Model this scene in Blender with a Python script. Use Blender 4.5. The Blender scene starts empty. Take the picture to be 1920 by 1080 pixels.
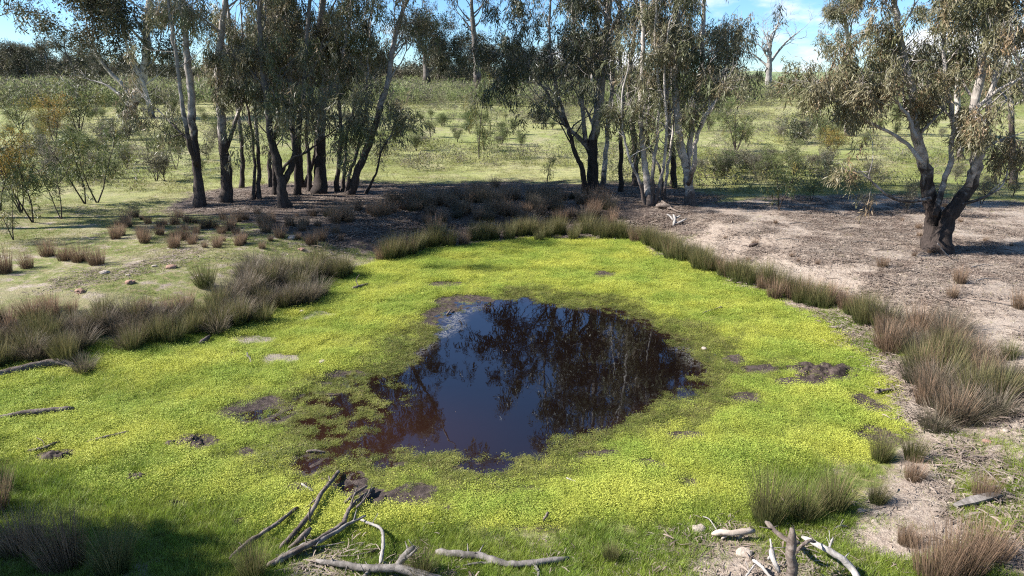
import bpy, math, random
import numpy as np
from mathutils import Vector, Matrix

# ------------------------------------------------------------------ camera, world, sun
S = bpy.context.scene
COL = S.collection
CAM_Z = 4.6
PITCH = math.radians(16.53)
cd = bpy.data.cameras.new("camera"); cam = bpy.data.objects.new("camera", cd); COL.objects.link(cam)
cam.location = (0, 0, CAM_Z); cam.rotation_euler = (math.pi/2 - PITCH, 0, 0)
cd.lens = 24; cd.sensor_width = 36; cd.clip_start = 0.1; cd.clip_end = 6000
S.camera = cam
S.view_settings.view_transform = 'Standard'; S.view_settings.look = 'None'
S.view_settings.exposure = 1.46; S.view_settings.gamma = 1; S.view_settings.use_curve_mapping = False

S.cycles.use_denoising = False; S.cycles.filter_width = 1.15; S.cycles.max_bounces = 6; S.cycles.diffuse_bounces = 3; S.cycles.glossy_bounces = 2
S.cycles.transmission_bounces = 2; S.cycles.sample_clamp_indirect = 3.0; S.cycles.caustics_reflective = False; S.cycles.caustics_refractive = False
SUN_EL = math.radians(37)
SH_AZ = math.radians(0.5)                      # shadows fall to the right, slightly away
sd = Vector((math.cos(SH_AZ)*math.cos(SUN_EL), math.sin(SH_AZ)*math.cos(SUN_EL), -math.sin(SUN_EL)))
sl = bpy.data.lights.new("sun", 'SUN'); sun = bpy.data.objects.new("sun", sl); COL.objects.link(sun)
sl.energy = 5.0; sl.angle = math.radians(0.53); sl.color = (1.0, 0.96, 0.91)
sun.rotation_euler = sd.to_track_quat('-Z', 'Y').to_euler()
sun.location = (-30, -5, 30)

W = bpy.data.worlds.new("World"); S.world = W; W.use_nodes = True
nt = W.node_tree; nt.nodes.clear()
def wn(t, **k):
    n = nt.nodes.new(t)
    for a, b in k.items(): setattr(n, a, b)
    return n
sky = wn('ShaderNodeTexSky', sky_type='NISHITA', sun_disc=False, sun_elevation=SUN_EL,
         sun_rotation=math.radians(-90)-SH_AZ, altitude=300, air_density=1.0, dust_density=0.05, ozone_density=2.0)
tc = wn('ShaderNodeTexCoord'); sep = wn('ShaderNodeSeparateXYZ')
mp = wn('ShaderNodeMapping'); mp.inputs['Scale'].default_value = (3.2, 3.2, 9.0); mp.inputs['Location'].default_value = (2.35, 0.4, 0.1)
nz = wn('ShaderNodeTexNoise'); nz.inputs['Scale'].default_value = 1.5; nz.inputs['Detail'].default_value = 8; nz.inputs['Roughness'].default_value = 0.55
r1 = wn('ShaderNodeMapRange', interpolation_type='SMOOTHSTEP'); r1.inputs[1].default_value = 0.50; r1.inputs[2].default_value = 0.63
r2 = wn('ShaderNodeMapRange', interpolation_type='SMOOTHSTEP'); r2.inputs[1].default_value = 0.20; r2.inputs[2].default_value = 0.09
mu = wn('ShaderNodeMath', operation='MULTIPLY')
mx = wn('ShaderNodeMixRGB'); mx.inputs[2].default_value = (6.6, 6.8, 7.2, 1)
bg = wn('ShaderNodeBackground'); bg.inputs[1].default_value = 0.07
ow = wn('ShaderNodeOutputWorld')
L = nt.links.new
L(tc.outputs['Generated'], mp.inputs[0]); L(mp.outputs[0], nz.inputs[0]); L(nz.outputs[0], r1.inputs[0])
L(tc.outputs['Generated'], sep.inputs[0]); L(sep.outputs[2], r2.inputs[0])
r3 = wn('ShaderNodeMapRange', interpolation_type='SMOOTHSTEP'); r3.inputs[1].default_value = -0.30; r3.inputs[2].default_value = -0.12
m3 = wn('ShaderNodeMath', operation='MULTIPLY'); L(sep.outputs[0], r3.inputs[0]); L(r1.outputs[0], m3.inputs[0]); L(r3.outputs[0], m3.inputs[1])
L(m3.outputs[0], mu.inputs[0]); L(r2.outputs[0], mu.inputs[1]); L(mu.outputs[0], mx.inputs[0])
hs_ = wn('ShaderNodeHueSaturation'); hs_.inputs['Saturation'].default_value = 1.10
L(sky.outputs[0], hs_.inputs['Color']); tn = wn('ShaderNodeMixRGB', blend_type='MULTIPLY'); tn.inputs[2].default_value = (.60, .81, 1.10, 1)
tr_ = wn('ShaderNodeMapRange', interpolation_type='SMOOTHSTEP'); tr_.inputs[1].default_value = 0.55; tr_.inputs[2].default_value = 0.10
L(sep.outputs[2], tr_.inputs[0]); L(tr_.outputs[0], tn.inputs[0]); L(hs_.outputs[0], tn.inputs[1]); L(tn.outputs[0], mx.inputs[1]); L(mx.outputs[0], bg.inputs[0]); L(bg.outputs[0], ow.inputs[0])

# ------------------------------------------------------------------ numeric helpers
RNG = np.random.default_rng(11)
TAB = RNG.random((256, 256))
def vnoise(x, y):
    xi = np.floor(x).astype(int); yi = np.floor(y).astype(int)
    fx = x - xi; fy = y - yi
    fx = fx*fx*(3-2*fx); fy = fy*fy*(3-2*fy)
    a = TAB[xi % 256, yi % 256]; b = TAB[(xi+1) % 256, yi % 256]
    c = TAB[xi % 256, (yi+1) % 256]; d = TAB[(xi+1) % 256, (yi+1) % 256]
    return (a*(1-fx)+b*fx)*(1-fy) + (c*(1-fx)+d*fx)*fy
def fbm(x, y, o=4, s=1.0):
    v = 0; a = 0.5; t = 0
    for i in range(o):
        v = v + a*vnoise(x*s + 17.3*i, y*s + 9.1*i); t += a; a *= 0.5; s *= 2.03
    return v/t
def sstep(a, b, x):
    t = np.clip((x-a)/(b-a), 0, 1); return t*t*(3-2*t)
FPX = 1280.0
cp, sp_ = math.cos(PITCH), math.sin(PITCH)
def ray(px, py):
    px = np.asarray(px, float); py = np.asarray(py, float)
    a = (px-960)/FPX; b = (540-py)/FPX
    # camera forward (0,cp,-sp), up (0,sp,cp)
    return a, cp + b*sp_, -sp_ + b*cp
def onplane(px, py, z=0.0):
    dx, dy, dz = ray(px, py); t = (z-CAM_Z)/dz
    return dx*t, dy*t
def at_depth(px, py, Y):
    dx, dy, dz = ray(px, py); t = Y/dy
    return (float(dx*t), float(Y), float(CAM_Z + dz*t))
def poly(pts, z=0.0):
    p = np.array(pts, float); x, y = onplane(p[:, 0], p[:, 1], z); return np.stack([x, y], 1)
def sdf(P, x, y):
    """signed distance to polygon, negative inside"""
    d = np.full(x.shape, 1e18); ins = np.zeros(x.shape, bool)
    n = len(P)
    for i in range(n):
        ax, ay = P[i]; bx, by = P[(i+1) % n]
        ex, ey = bx-ax, by-ay
        t = np.clip(((x-ax)*ex+(y-ay)*ey)/(ex*ex+ey*ey+1e-12), 0, 1)
        d = np.minimum(d, (x-ax-t*ex)**2 + (y-ay-t*ey)**2)
        c = ((ay > y) != (by > y)) & (x < (bx-ax)*(y-ay)/((by-ay) if by != ay else 1e-9)+ax)
        ins ^= c
    d = np.sqrt(d); return np.where(ins, -d, d)

WATER = poly([(975,553),(1010,565),(1060,572),(1140,580),(1190,594),(1240,618),(1285,640),(1320,665),(1335,700),(1300,740),(1250,765),(1190,795),(1120,825),(1055,852),(1000,864),(940,874),(880,880),(820,866),(760,862),(700,870),(650,885),(605,862),(575,825),(545,795),(590,757),(645,728),(690,708),(735,690),(770,660),(800,630),(840,600),(880,580),(930,566)])
MAT = poly([(1000,447),(1190,452),(1240,480),(1330,520),(1420,552),(1500,585),(1570,625),(1620,680),(1650,740),(1650,800),(1600,850),(1500,885),(1400,935),(1330,965),(1200,995),(1000,1012),(800,1012),(600,1000),(430,965),(250,925),(100,870),(-150,870),(-200,720),(0,690),(150,680),(300,650),(420,620),(520,590),(600,545),(650,510),(720,485),(850,458)], 0.08)
DIRT = poly([(1185,428),(1230,400),(1330,388),(1480,372),(1650,368),(1800,378),(2300,400),(2600,700),(2400,1200),(1250,1300),(1280,1040),(1440,985),(1560,940),(1640,890),(1690,810),(1690,730),(1640,660),(1560,602),(1440,550),(1330,508),(1230,470)], 0.5)
LITTER_SHADE = poly([(330,392),(380,365),(480,352),(620,345),(800,352),(940,345),(1080,350),(1250,350),(1330,375),(1250,415),(1180,425),(1000,425),(860,432),(720,440),(640,442),(560,440),(450,410)], 0.55)  # leaf litter under the stands, its dark tone also painting their shade
BARE_L = poly([(330,470),(420,430),(560,425),(680,440),(660,470),(560,470),(430,500),(300,520),(150,560),(60,560),(160,520)], 0.4)
FRONT = poly([(560,1030),(700,1000),(870,985),(1000,1000),(1150,985),(1290,990),(1400,960),(1500,1100),(560,1200)], 0.2)
MUDS = [(1540,700,62,16,1.0),(482,770,66,26,.0),(355,831,46,15,.6),(105,857,40,12,.7),(585,862,40,24,.2),(770,928,44,24,.3),(690,935,34,24,.2),
        (650,905,34,22,.3),(555,915,34,14,.4),(1212,872,34,12,.2),(1285,818,36,12,.2),(875,566,70,12,.2),(830,590,40,18,.1),(1375,670,22,8,.3),
        (1130,515,18,5,.6),(830,535,34,6,.2),(455,850,20,12,.1),(330,950,16,10,.5),(445,985,14,8,.5),(828,952,14,12,.8),(720,868,30,7,.1),
        (1030,990,22,8,.2),(990,920,24,9,.4),(1395,745,30,10,.1),(640,705,46,14,.0),(600,745,50,14,0),(1120,850,40,10,.1),(900,875,60,8,.1),
        (1420,690,34,9,.3),(1290,905,24,7,.1),(560,872,34,14,.1),(1500,720,50,10,.3),(255,897,24,7,.5),(1620,760,30,20,.0),(1640,820,40,20,0)]
FLATS = [(590,588,34,8),(520,668,44,12),(465,632,50,8),(430,660,20,5)]   # pale dry clay patches

# ------------------------------------------------------------------ terrain height
def axis(lo, hi, step, far_lo, far_hi, g=1.07):
    a = list(np.arange(lo, hi, step)); s = step; v = a[-1]
    while v < far_hi: s *= g; v += s; a.append(v)
    s = step; v = a[0]; b = []
    while v > far_lo: s *= g; v -= s; b.append(v)
    return np.array(b[::-1]+a)
XS = axis(-11, 12.5, 0.075, -1500, 1500); YS = axis(4.8, 21, 0.07, -60, 2500, 1.045)
GX, GY = np.meshgrid(XS, YS, indexing='ij')
dW = sdf(WATER, GX, GY); dM = sdf(MAT, GX, GY)
dW = dW + (fbm(GX, GY, 3, 1.3)-.5)*0.55 + (fbm(GX+5, GY, 2, 5)-.5)*0.2
ZZ = np.where(dW < 0, -0.01 + np.maximum(dW, -1.2)*0.12, 0)
ZZ = ZZ + np.where(dW >= 0, sstep(0, 1.2, dW)*0.035 + np.clip(dW, 0, 5)*0.008, 0)
rise = sstep(-0.2, 3.2, dM)*0.5
front = sstep(8.0, 5.0, GY)
rise = rise*(1-0.35*front)
ZZ = ZZ + rise
# gentle rise of the field
ZZ = ZZ + sstep(24, 75, GY)*0.9 + 0.0195*np.clip(GY-45, 0, 110) - 0.02*np.clip(GY-230, 0, 500)
left_lift = sstep(-10, -90, GX)*sstep(40, 120, GY)*0.35
ZZ = ZZ + left_lift
mid = sstep(30, 90, GY)
ZZ = ZZ + (fbm(GX, GY, 3, 0.03)-.5)*0.9*mid
ZZ = ZZ + (fbm(GX, GY, 4, 0.35)-.5)*0.16*sstep(0.2, 3, dM)
matm = sstep(0.15, -0.25, dM)*sstep(-0.05, 0.3, dW)
ZZ = ZZ + (fbm(GX, GY, 3, 2.2)-.5)*0.035*sstep(0, .4, dW)
ZZ = ZZ + (fbm(GX, GY, 3, 7)-.5)*0.035*sstep(0.05, .6, dW)*sstep(24, 16, GY)
near = sstep(30, 22, GY)
mud = np.zeros_like(ZZ); pit = np.zeros_like(ZZ)
for (px, py, rx, ry, lump) in MUDS:
    cx, cy = onplane(px, py, 0.04); ex, _ = onplane(px+rx, py, 0.04); _, ey = onplane(px, py-ry, 0.04)
    a = float(ex-cx); b = max(float(ey-cy), a*0.45)
    q = np.sqrt(((GX-cx)/a)**2 + ((GY-cy)/b)**2) + (fbm(GX+px, GY, 3, 3.5)-.5)*.8
    m = sstep(1.25, 1.0, q)
    mud = np.maximum(mud, m)
    ZZ = ZZ + m*(lump*((fbm(GX, GY+px, 3, 11)-.42)*0.22) - (1-lump)*0.012*sstep(0.9, .4, q))
    if (px, py) == (482, 770):
        for (qx, qy, qr) in ((475, 776, 24), (507, 768, 12)):
            hx, hy = onplane(qx, qy, 0.03); hr = qr/FPX*float(hy)*1.1
            ZZ = ZZ - sstep(1.25, .5, np.sqrt((GX-hx)**2+((GY-hy)*1.2)**2)/hr)*0.09
flat = np.zeros_like(ZZ)
for (px, py, rx, ry) in FLATS:
    cx, cy = onplane(px, py, 0.1); ex, _ = onplane(px+rx, py, 0.1); _, ey = onplane(px, py-ry, 0.1)
    q = np.sqrt(((GX-cx)/(ex-cx))**2 + ((GY-cy)/max(float(ey-cy), float(ex-cx)*.4))**2) + (fbm(GX, GY+px, 3, 3)-.5)*1.0
    flat = np.maximum(flat, sstep(1.1, .8, q))
def H(x, y):
    x = np.asarray(x, float); y = np.asarray(y, float)
    i = np.clip(np.searchsorted(XS, x)-1, 0, len(XS)-2); j = np.clip(np.searchsorted(YS, y)-1, 0, len(YS)-2)
    fx = np.clip((x-XS[i])/(XS[i+1]-XS[i]), 0, 1); fy = np.clip((y-YS[j])/(YS[j+1]-YS[j]), 0, 1)
    return (ZZ[i, j]*(1-fx)+ZZ[i+1, j]*fx)*(1-fy) + (ZZ[i, j+1]*(1-fx)+ZZ[i+1, j+1]*fx)*fy
def gp(px, py, dz=0.0):
    """point where the sight line of a pixel meets the terrain (plus dz)"""
    dx, dy, dr = ray(px, py)
    t = np.full(np.shape(dx), 3.0); t = t.astype(float)
    done = np.zeros(np.shape(dx), bool); res = t.copy()
    for k in range(420):
        z = CAM_Z + dr*t; h = np.maximum(H(dx*t, dy*t), 0) + dz
        hit = (z <= h) & ~done
        res = np.where(hit, t, res); done |= hit
        if np.all(done): break
        t = t + np.maximum(0.02, (z-h)*0.9)
    res = np.where(done, res, 200)
    x = dx*res; y = dy*res
    return x, y, np.maximum(H(x, y), 0)
def g1(px, py, dz=0.0):
    x, y, z = gp(np.array([px]), np.array([py]), dz); return float(x[0]), float(y[0]), float(z[0])

# ------------------------------------------------------------------ material helpers
class NT:
    def __init__(s, name):
        s.m = bpy.data.materials.new(name); s.m.use_nodes = True
        s.t = s.m.node_tree; s.t.nodes.clear(); s.out = s.t.nodes.new('ShaderNodeOutputMaterial')
    def n(s, t, **k):
        n = s.t.nodes.new(t)
        for a, b in k.items(): setattr(n, a, b)
        return n
    def l(s, a, b): s.t.links.new(a, b)
    def noise(s, vec, scale, detail=4, rough=.55, dist=0):
        n = s.n('ShaderNodeTexNoise'); n.inputs['Scale'].default_value = scale; n.inputs['Detail'].default_value = detail
        n.inputs['Roughness'].default_value = rough; n.inputs['Distortion'].default_value = dist
        if vec is not None: s.l(vec, n.inputs['Vector'])
        return n.outputs['Fac']
    def rng(s, v, a, b, c=0., d=1.):
        n = s.n('ShaderNodeMapRange', interpolation_type='SMOOTHSTEP')
        for i, q in enumerate((a, b, c, d)): n.inputs[i+1].default_value = q
        s.l(v, n.inputs[0]); return n.outputs[0]
    def mix(s, f, a, b, mode='MIX'):
        n = s.n('ShaderNodeMixRGB', blend_type=mode)
        for i, q in ((0, f), (1, a), (2, b)):
            if isinstance(q, (int, float)): n.inputs[i].default_value = q
            elif isinstance(q, tuple): n.inputs[i].default_value = (*q, 1)
            else: s.l(q, n.inputs[i])
        return n.outputs[0]
    def math(s, op, a, b=0.):
        n = s.n('ShaderNodeMath', operation=op)
        for i, q in ((0, a), (1, b)):
            if isinstance(q, (int, float)): n.inputs[i].default_value = q
            else: s.l(q, n.inputs[i])
        return n.outputs[0]
    def attr(s, name):
        n = s.n('ShaderNodeAttribute'); n.attribute_name = name; return n.outputs['Fac']
    def pos(s): return s.n('ShaderNodeNewGeometry').outputs['Position']
    def obj(s): return s.n('ShaderNodeTexCoord').outputs['Object']
    def rand(s): return s.n('ShaderNodeObjectInfo').outputs['Random']
    def bump(s, h, strength, dist):
        n = s.n('ShaderNodeBump'); n.inputs['Strength'].default_value = strength; n.inputs['Distance'].default_value = dist
        s.l(h, n.inputs['Height']); return n.outputs[0]
    def pri(s, col, rough=.8, spec=.3, bump=None):
        p = s.n('ShaderNodeBsdfPrincipled')
        if isinstance(col, tuple): p.inputs['Base Color'].default_value = (*col, 1)
        else: s.l(col, p.inputs['Base Color'])
        if isinstance(rough, (int, float)): p.inputs['Roughness'].default_value = rough
        else: s.l(rough, p.inputs['Roughness'])
        p.inputs['Specular IOR Level'].default_value = spec
        if bump is not None: s.l(bump, p.inputs['Normal'])
        return p
    def end(s, sh): s.l(sh, s.out.inputs[0]); return s.m
    def leafy(s, col, rough=.5, spec=.4, tr=.35, trcol=None):
        p = s.pri(col, rough, spec)
        t = s.n('ShaderNodeBsdfTranslucent'); s.l(trcol if trcol is not None else col, t.inputs[0]) if not isinstance(col, tuple) else None
        a = s.n('ShaderNodeMixShader'); a.inputs[0].default_value = tr
        s.l(p.outputs[0], a.inputs[1]); s.l(t.outputs[0], a.inputs[2])
        return s.end(a.outputs[0])

def ground_mat():
    g = NT('ground_soil_and_grass'); P = g.pos()
    n1 = g.noise(P, 0.5, 5); n2 = g.noise(P, 2.6, 6, .6); n3 = g.noise(P, 14, 5, .65); n4 = g.noise(P, 55, 3, .7); nf = g.noise(P, .045, 4)
    n5 = g.noise(P, 5.5, 5, .7, .6)
    mat, dirt, lit, mud, wet, flat, far, hea = [g.attr(k) for k in ('mat', 'dirt', 'litter', 'mud', 'wet', 'flat', 'far', 'heath')]
    grass = g.mix(g.rng(n2, .35, .65), (.11, .135, .028), (.21, .22, .07))
    grass = g.mix(g.rng(n5, .45, .65), grass, (.235, .20, .095))
    grass = g.mix(g.rng(n1, .5, .62, 0, .6), grass, (.27, .23, .135))
    farg = g.mix(g.rng(nf, .35, .62), (.19, .225, .055), (.33, .32, .13))
    farg = g.mix(g.rng(g.noise(P, .35, 5, .7), .48, .68), farg, (.34, .30, .17))
    farg = g.mix(g.rng(g.noise(P, 1.6, 5, .8), .46, .62, 0, .8), farg, (.15, .16, .065))
    farg = g.mix(g.rng(g.noise(P, .8, 5, .8), .54, .66, 0, .7), farg, (.27, .215, .14))
    grass = g.mix(far, grass, farg)
    soil = g.mix(g.rng(n3, .3, .7), (.26, .20, .155), (.395, .325, .26))
    soil = g.mix(g.rng(n5, .5, .68, 0, .75), soil, (.21, .165, .135))
    soil = g.mix(g.rng(n1, .5, .7, 0, .6), soil, (.41, .35, .29))
    soil = g.mix(g.rng(g.noise(P, 9, 6, .8, 1.2), .53, .6, 0, .5), soil, (.16, .12, .10))
    litter = g.mix(g.rng(n3, .35, .7), (.06, .043, .035), (.16, .12, .095))  # brown litter, darkened so tree shade is part of the colour
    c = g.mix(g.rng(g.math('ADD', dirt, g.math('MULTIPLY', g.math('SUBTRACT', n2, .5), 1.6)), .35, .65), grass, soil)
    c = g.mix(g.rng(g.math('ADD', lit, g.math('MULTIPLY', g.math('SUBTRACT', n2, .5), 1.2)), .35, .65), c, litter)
    matc = g.mix(g.rng(n3, .3, .7), (.05, .06, .012), (.17, .19, .03))
    c = g.mix(mat, c, matc)
    mudc = g.mix(g.rng(n3, .35, .7), (.035, .024, .02), (.10, .074, .063))
    c = g.mix(g.rng(g.math('ADD', mud, g.math('MULTIPLY', g.math('SUBTRACT', n3, .5), .6)), .4, .6), c, mudc)
    c = g.mix(wet, c, (.045, .028, .018))
    c = g.mix(g.rng(g.math('ADD', flat, g.math('MULTIPLY', g.math('SUBTRACT', n3, .5), 1.3)), .4, .8, 0, .8), c, (.30, .25, .21))
    c = g.mix(1.0, c, g.mix(g.rng(n4, .2, .8), (.72, .72, .72), (1.15, 1.15, 1.15)), 'MULTIPLY')
    h = g.math('ADD', g.math('MULTIPLY', n3, .6), g.math('MULTIPLY', n4, .4))
    rough = g.rng(wet, 0, 1, .9, .45)
    return g.end(g.pri(c, rough, .25, g.bump(h, 1.0, .05)).outputs[0])

def water_mat():
    g = NT('tannin_stained_water'); P = g.pos()
    sc = g.attr('scum'); sh = g.attr('shallow')
    v = g.n('ShaderNodeVectorMath', operation='MULTIPLY'); g.l(P, v.inputs[0]); v.inputs[1].default_value = (1, .5, 1)
    n = g.noise(v.outputs[0], 7, 3, .5); n2 = g.noise(P, 1.2, 2)
    b = g.bump(g.math('MULTIPLY', n, g.rng(n2, .35, .7)), .05, .02)
    c = g.mix(sh, (.0045, .0024, .0018), (.019, .0075, .0045))
    w = g.pri(c, .012, .5, b); w.inputs['IOR'].default_value = 1.72; w.inputs['Specular Tint'].default_value = (.50, .72, 1.0, 1)  # sky blue put into the specular tint to deepen the reflection
    web = g.noise(P, 5.5, 7, .72, 1.4)
    thr = g.math('SUBTRACT', 1.0, g.math('ABSOLUTE', g.math('MULTIPLY', g.math('SUBTRACT', web, .5), 34.)))
    fac = g.math('MULTIPLY', g.rng(thr, .2, .95), sc)
    fine = g.rng(g.noise(P, 20, 4, .8), .45, .75)
    fac = g.math('MAXIMUM', fac, g.math('MULTIPLY', fine, g.rng(sc, .8, 1.0, 0, .15)))
    d = g.pri((.28, .27, .25), .7, .3)
    m = g.n('ShaderNodeMixShader'); g.l(fac, m.inputs[0]); g.l(w.outputs[0], m.inputs[1]); g.l(d.outputs[0], m.inputs[2])
    return g.end(m.outputs[0])

def bark_mat(name, dark, pale, zt, mode=0):
    """rough dark butt below, smooth pale bark above (local height)"""
    g = NT(name); P = g.obj()
    s = g.n('ShaderNodeSeparateXYZ'); g.l(P, s.inputs[0])
    v = g.n('ShaderNodeVectorMath', operation='MULTIPLY'); g.l(P, v.inputs[0]); v.inputs[1].default_value = (1, 1, .16)
    n = g.noise(v.outputs[0], 22, 5, .7); n2 = g.noise(P, 3.5, 4, .6, .6)
    z = g.math('ADD', s.outputs[2], g.math('MULTIPLY', g.math('SUBTRACT', n2, .5), 2.4))
    z = g.math('ADD', z, g.math('MULTIPLY', g.math('SUBTRACT', g.rand(), .5), 1.2))
    f = g.rng(z, zt-.5, zt+.5)
    lo = g.mix(g.rng(n, .3, .7), tuple(a*.5 for a in dark), tuple(a*1.5 for a in dark))
    hi = g.mix(g.rng(n2, .38, .62), tuple(a*.62 for a in pale), pale)
    hi = g.mix(g.rng(n, .55, .75, 0, .5), hi, (pale[0]*.5, pale[1]*.42, pale[2]*.36))
    c = g.mix(f, lo, hi)
    return g.end(g.pri(c, .85, .2, g.bump(n, .8, .02)).outputs[0])

def leaf_mat(name, a, b, c3, rough=.42, spec=.5, tr=.25, wscale=.6, jit=.62):
    g = NT(name); r = g.rand(); P = g.pos()
    c = g.mix(g.rng(g.noise(P, wscale, 3), .35, .65), a, b)
    c = g.mix(g.rng(r, .72, .98, 0, .85), c, c3)
    c = g.mix(g.rng(g.noise(P, 9, 2), .3, .7), c, g.mix(1., c, (jit, jit, jit), 'MULTIPLY'))
    return g.leafy(c, rough, spec, tr)

def blade_mat(name, base, tip, alt, rough=.6, spec=.25, tr=.3):
    g = NT(name); t = g.attr('tip'); q = g.attr('tone'); r = g.rand()
    tt = g.mix(g.rng(q, .5, .9), tip, alt)
    tt = g.mix(g.rng(r, .3, 1., 0, .7), tt, g.mix(.5, alt, base))
    c = g.mix(g.rng(t, .12, .8), base, tt)
    c = g.mix(1., c, g.mix(g.rng(q, 0, 1), (.6, .6, .6), (1.3, 1.3, 1.3)), 'MULTIPLY')
    return g.leafy(c, rough, spec, tr)

def wood_mat(name, a, b, scale=18):
    g = NT(name); P = g.obj()
    v = g.n('ShaderNodeVectorMath', operation='MULTIPLY'); g.l(P, v.inputs[0]); v.inputs[1].default_value = (1, .35, 1)
    n = g.noise(v.outputs[0], scale, 6, .7, .4); n2 = g.noise(P, 4, 3)
    c = g.mix(g.rng(n, .35, .65), a, b); c = g.mix(g.rng(n2, .5, .7, 0, .6), c, tuple(x*.45 for x in a))
    return g.end(g.pri(c, .85, .2, g.bump(n, .8, .015)).outputs[0])

M = {}
M['ground'] = ground_mat(); M['water'] = water_mat()
M['bark'] = bark_mat('stringy_gum_bark', (.055, .042, .036), (.36, .32, .285), 2.6)
M['bark_pale'] = bark_mat('smooth_pale_gum_bark', (.085, .065, .055), (.44, .395, .35), 1.0)
M['bark_black'] = bark_mat('burnt_gum_bark', (.035, .026, .022), (.32, .28, .25), 2.3)
M['bark_butt'] = bark_mat('gnarled_black_butt_bark', (.035, .026, .022), (.40, .355, .315), 1.75)
M['bark_far'] = bark_mat('dark_far_gum_bark', (.05, .04, .035), (.15, .13, .115), 3.0)
M['bark_dead'] = bark_mat('weathered_dead_wood', (.20, .18, .16), (.34, .31, .28), .5)
M['leaf'] = leaf_mat('gum_leaves', (.14, .16, .07), (.24, .22, .13), (.30, .22, .14), .5, .4, .32)
M['leaf_dark'] = leaf_mat('dark_gum_leaves', (.065, .08, .04), (.10, .105, .06), (.14, .115, .07))
M['leaf_warm'] = leaf_mat('bronze_gum_leaves', (.165, .165, .08), (.24, .21, .12), (.32, .21, .12), .5, .35)
M['leaf_green'] = leaf_mat('young_gum_leaves', (.075, .105, .032), (.15, .175, .06), (.26, .21, .06), .5, .4, .32, .8)
M['leaf_far'] = leaf_mat('far_gum_leaves', (.075, .085, .05), (.12, .115, .065), (.13, .10, .07), .6, .3, .2, .12)
M['wattle'] = leaf_mat('yellow_wattle_foliage', (.30, .22, .05), (.18, .18, .06), (.36, .20, .05), .6, .2, .35)
M['scrub'] = leaf_mat('green_scrub_foliage', (.11, .15, .045), (.17, .19, .075), (.20, .17, .11), .6, .2, .3, .08)
M['heath'] = leaf_mat('pale_green_heath', (.20, .26, .085), (.27, .28, .13), (.24, .20, .15), .6, .2, .35, .06)
M['scrub_grey'] = leaf_mat('grey_scrub_foliage', (.13, .13, .085), (.18, .165, .12), (.20, .155, .12), .6, .2, .3, .3)
M['sedge'] = blade_mat('olive_sedge_blades', (.065, .085, .022), (.155, .155, .06), (.21, .155, .08))
M['sedge_grey'] = blade_mat('grey_sedge_blades', (.05, .055, .028), (.21, .175, .12), (.20, .145, .11))
M['sedge_brown'] = blade_mat('red_brown_grass_blades', (.11, .075, .045), (.27, .19, .12), (.32, .205, .14))
M['weed'] = leaf_mat('yellow_green_pond_weed', (.51, .53, .10), (.31, .40, .07), (.53, .54, .12), .6, .15, .4, .7, .85)
M['weed_dark'] = leaf_mat('olive_marginal_weed', (.15, .175, .035), (.26, .27, .065), (.24, .19, .08), .5, .3, .3, 1.2)
M['grass'] = leaf_mat('fresh_green_grass', (.19, .28, .035), (.28, .35, .05), (.34, .35, .09), .5, .3, .4, .8)
M['grass_dry'] = leaf_mat('short_field_grass', (.22, .25, .055), (.30, .29, .095), (.34, .27, .14), .6, .2, .3, .5)
M['litter'] = leaf_mat('bark_and_leaf_litter', (.22, .165, .13), (.32, .26, .21), (.10, .07, .055), .8, .2, .05, 2.)
M['wood_dark'] = wood_mat('dark_damp_wood', (.07, .052, .042), (.19, .155, .13))
M['wood_grey'] = wood_mat('grey_weathered_wood', (.11, .097, .085), (.23, .205, .185))
M['wood_pale'] = wood_mat('bleached_wood', (.22, .20, .18), (.37, .34, .31))
M['stone'] = wood_mat('sandy_stone', (.32, .26, .21), (.46, .39, .32), 9)
M['stone_red'] = wood_mat('reddish_stone', (.24, .13, .09), (.36, .24, .18), 9)
M['mud'] = wood_mat('dug_up_mud', (.028, .019, .016), (.085, .062, .052), 22)
M['hill'] = None

# ------------------------------------------------------------------ object helpers
def tag(o, label=None, cat=None, group=None, kind=None):
    if label: o['label'] = label
    if cat: o['category'] = cat
    if group: o['group'] = group
    if kind: o['kind'] = kind
    return o
def link(name, me, parent=None, loc=None):
    o = bpy.data.objects.new(name, me); COL.objects.link(o)
    if parent is not None: o.parent = parent
    if loc is not None: o.location = loc
    return o
def empty(name, loc, rz=0.):
    o = bpy.data.objects.new(name, None); COL.objects.link(o); o.location = loc; o.rotation_euler = (0, 0, rz)
    o.empty_display_size = .2; return o
def copy_tree(o, parent=None):
    c = o.copy(); COL.objects.link(c)
    if parent is not None: c.parent = parent
    for ch in list(o.children): copy_tree(ch, c)
    return c
def fast_mesh(name, V, F3=None, F4=None, mat=None, smooth=False, attrs=None):
    me = bpy.data.meshes.new(name); V = np.asarray(V, np.float32)
    n3 = 0 if F3 is None else len(F3); n4 = 0 if F4 is None else len(F4)
    idx = []; ls = []
    if n3: idx.append(np.asarray(F3).reshape(-1)); ls.append(np.arange(n3)*3)
    if n4: idx.append(np.asarray(F4).reshape(-1)); ls.append(n3*3+np.arange(n4)*4)
    idx = np.concatenate(idx).astype(np.int32); ls = np.concatenate(ls).astype(np.int32)
    me.vertices.add(len(V)); me.vertices.foreach_set('co', V.reshape(-1))
    me.loops.add(len(idx)); me.loops.foreach_set('vertex_index', idx)
    me.polygons.add(n3+n4); me.polygons.foreach_set('loop_start', ls)
    if smooth: me.polygons.foreach_set('use_smooth', np.ones(n3+n4, bool))
    if attrs:
        for k, v in attrs.items():
            a = me.attributes.new(k, 'FLOAT', 'POINT'); a.data.foreach_set('value', np.asarray(v, np.float32).reshape(-1))
    if mat: me.materials.append(mat)
    me.update(calc_edges=True); return me

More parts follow.
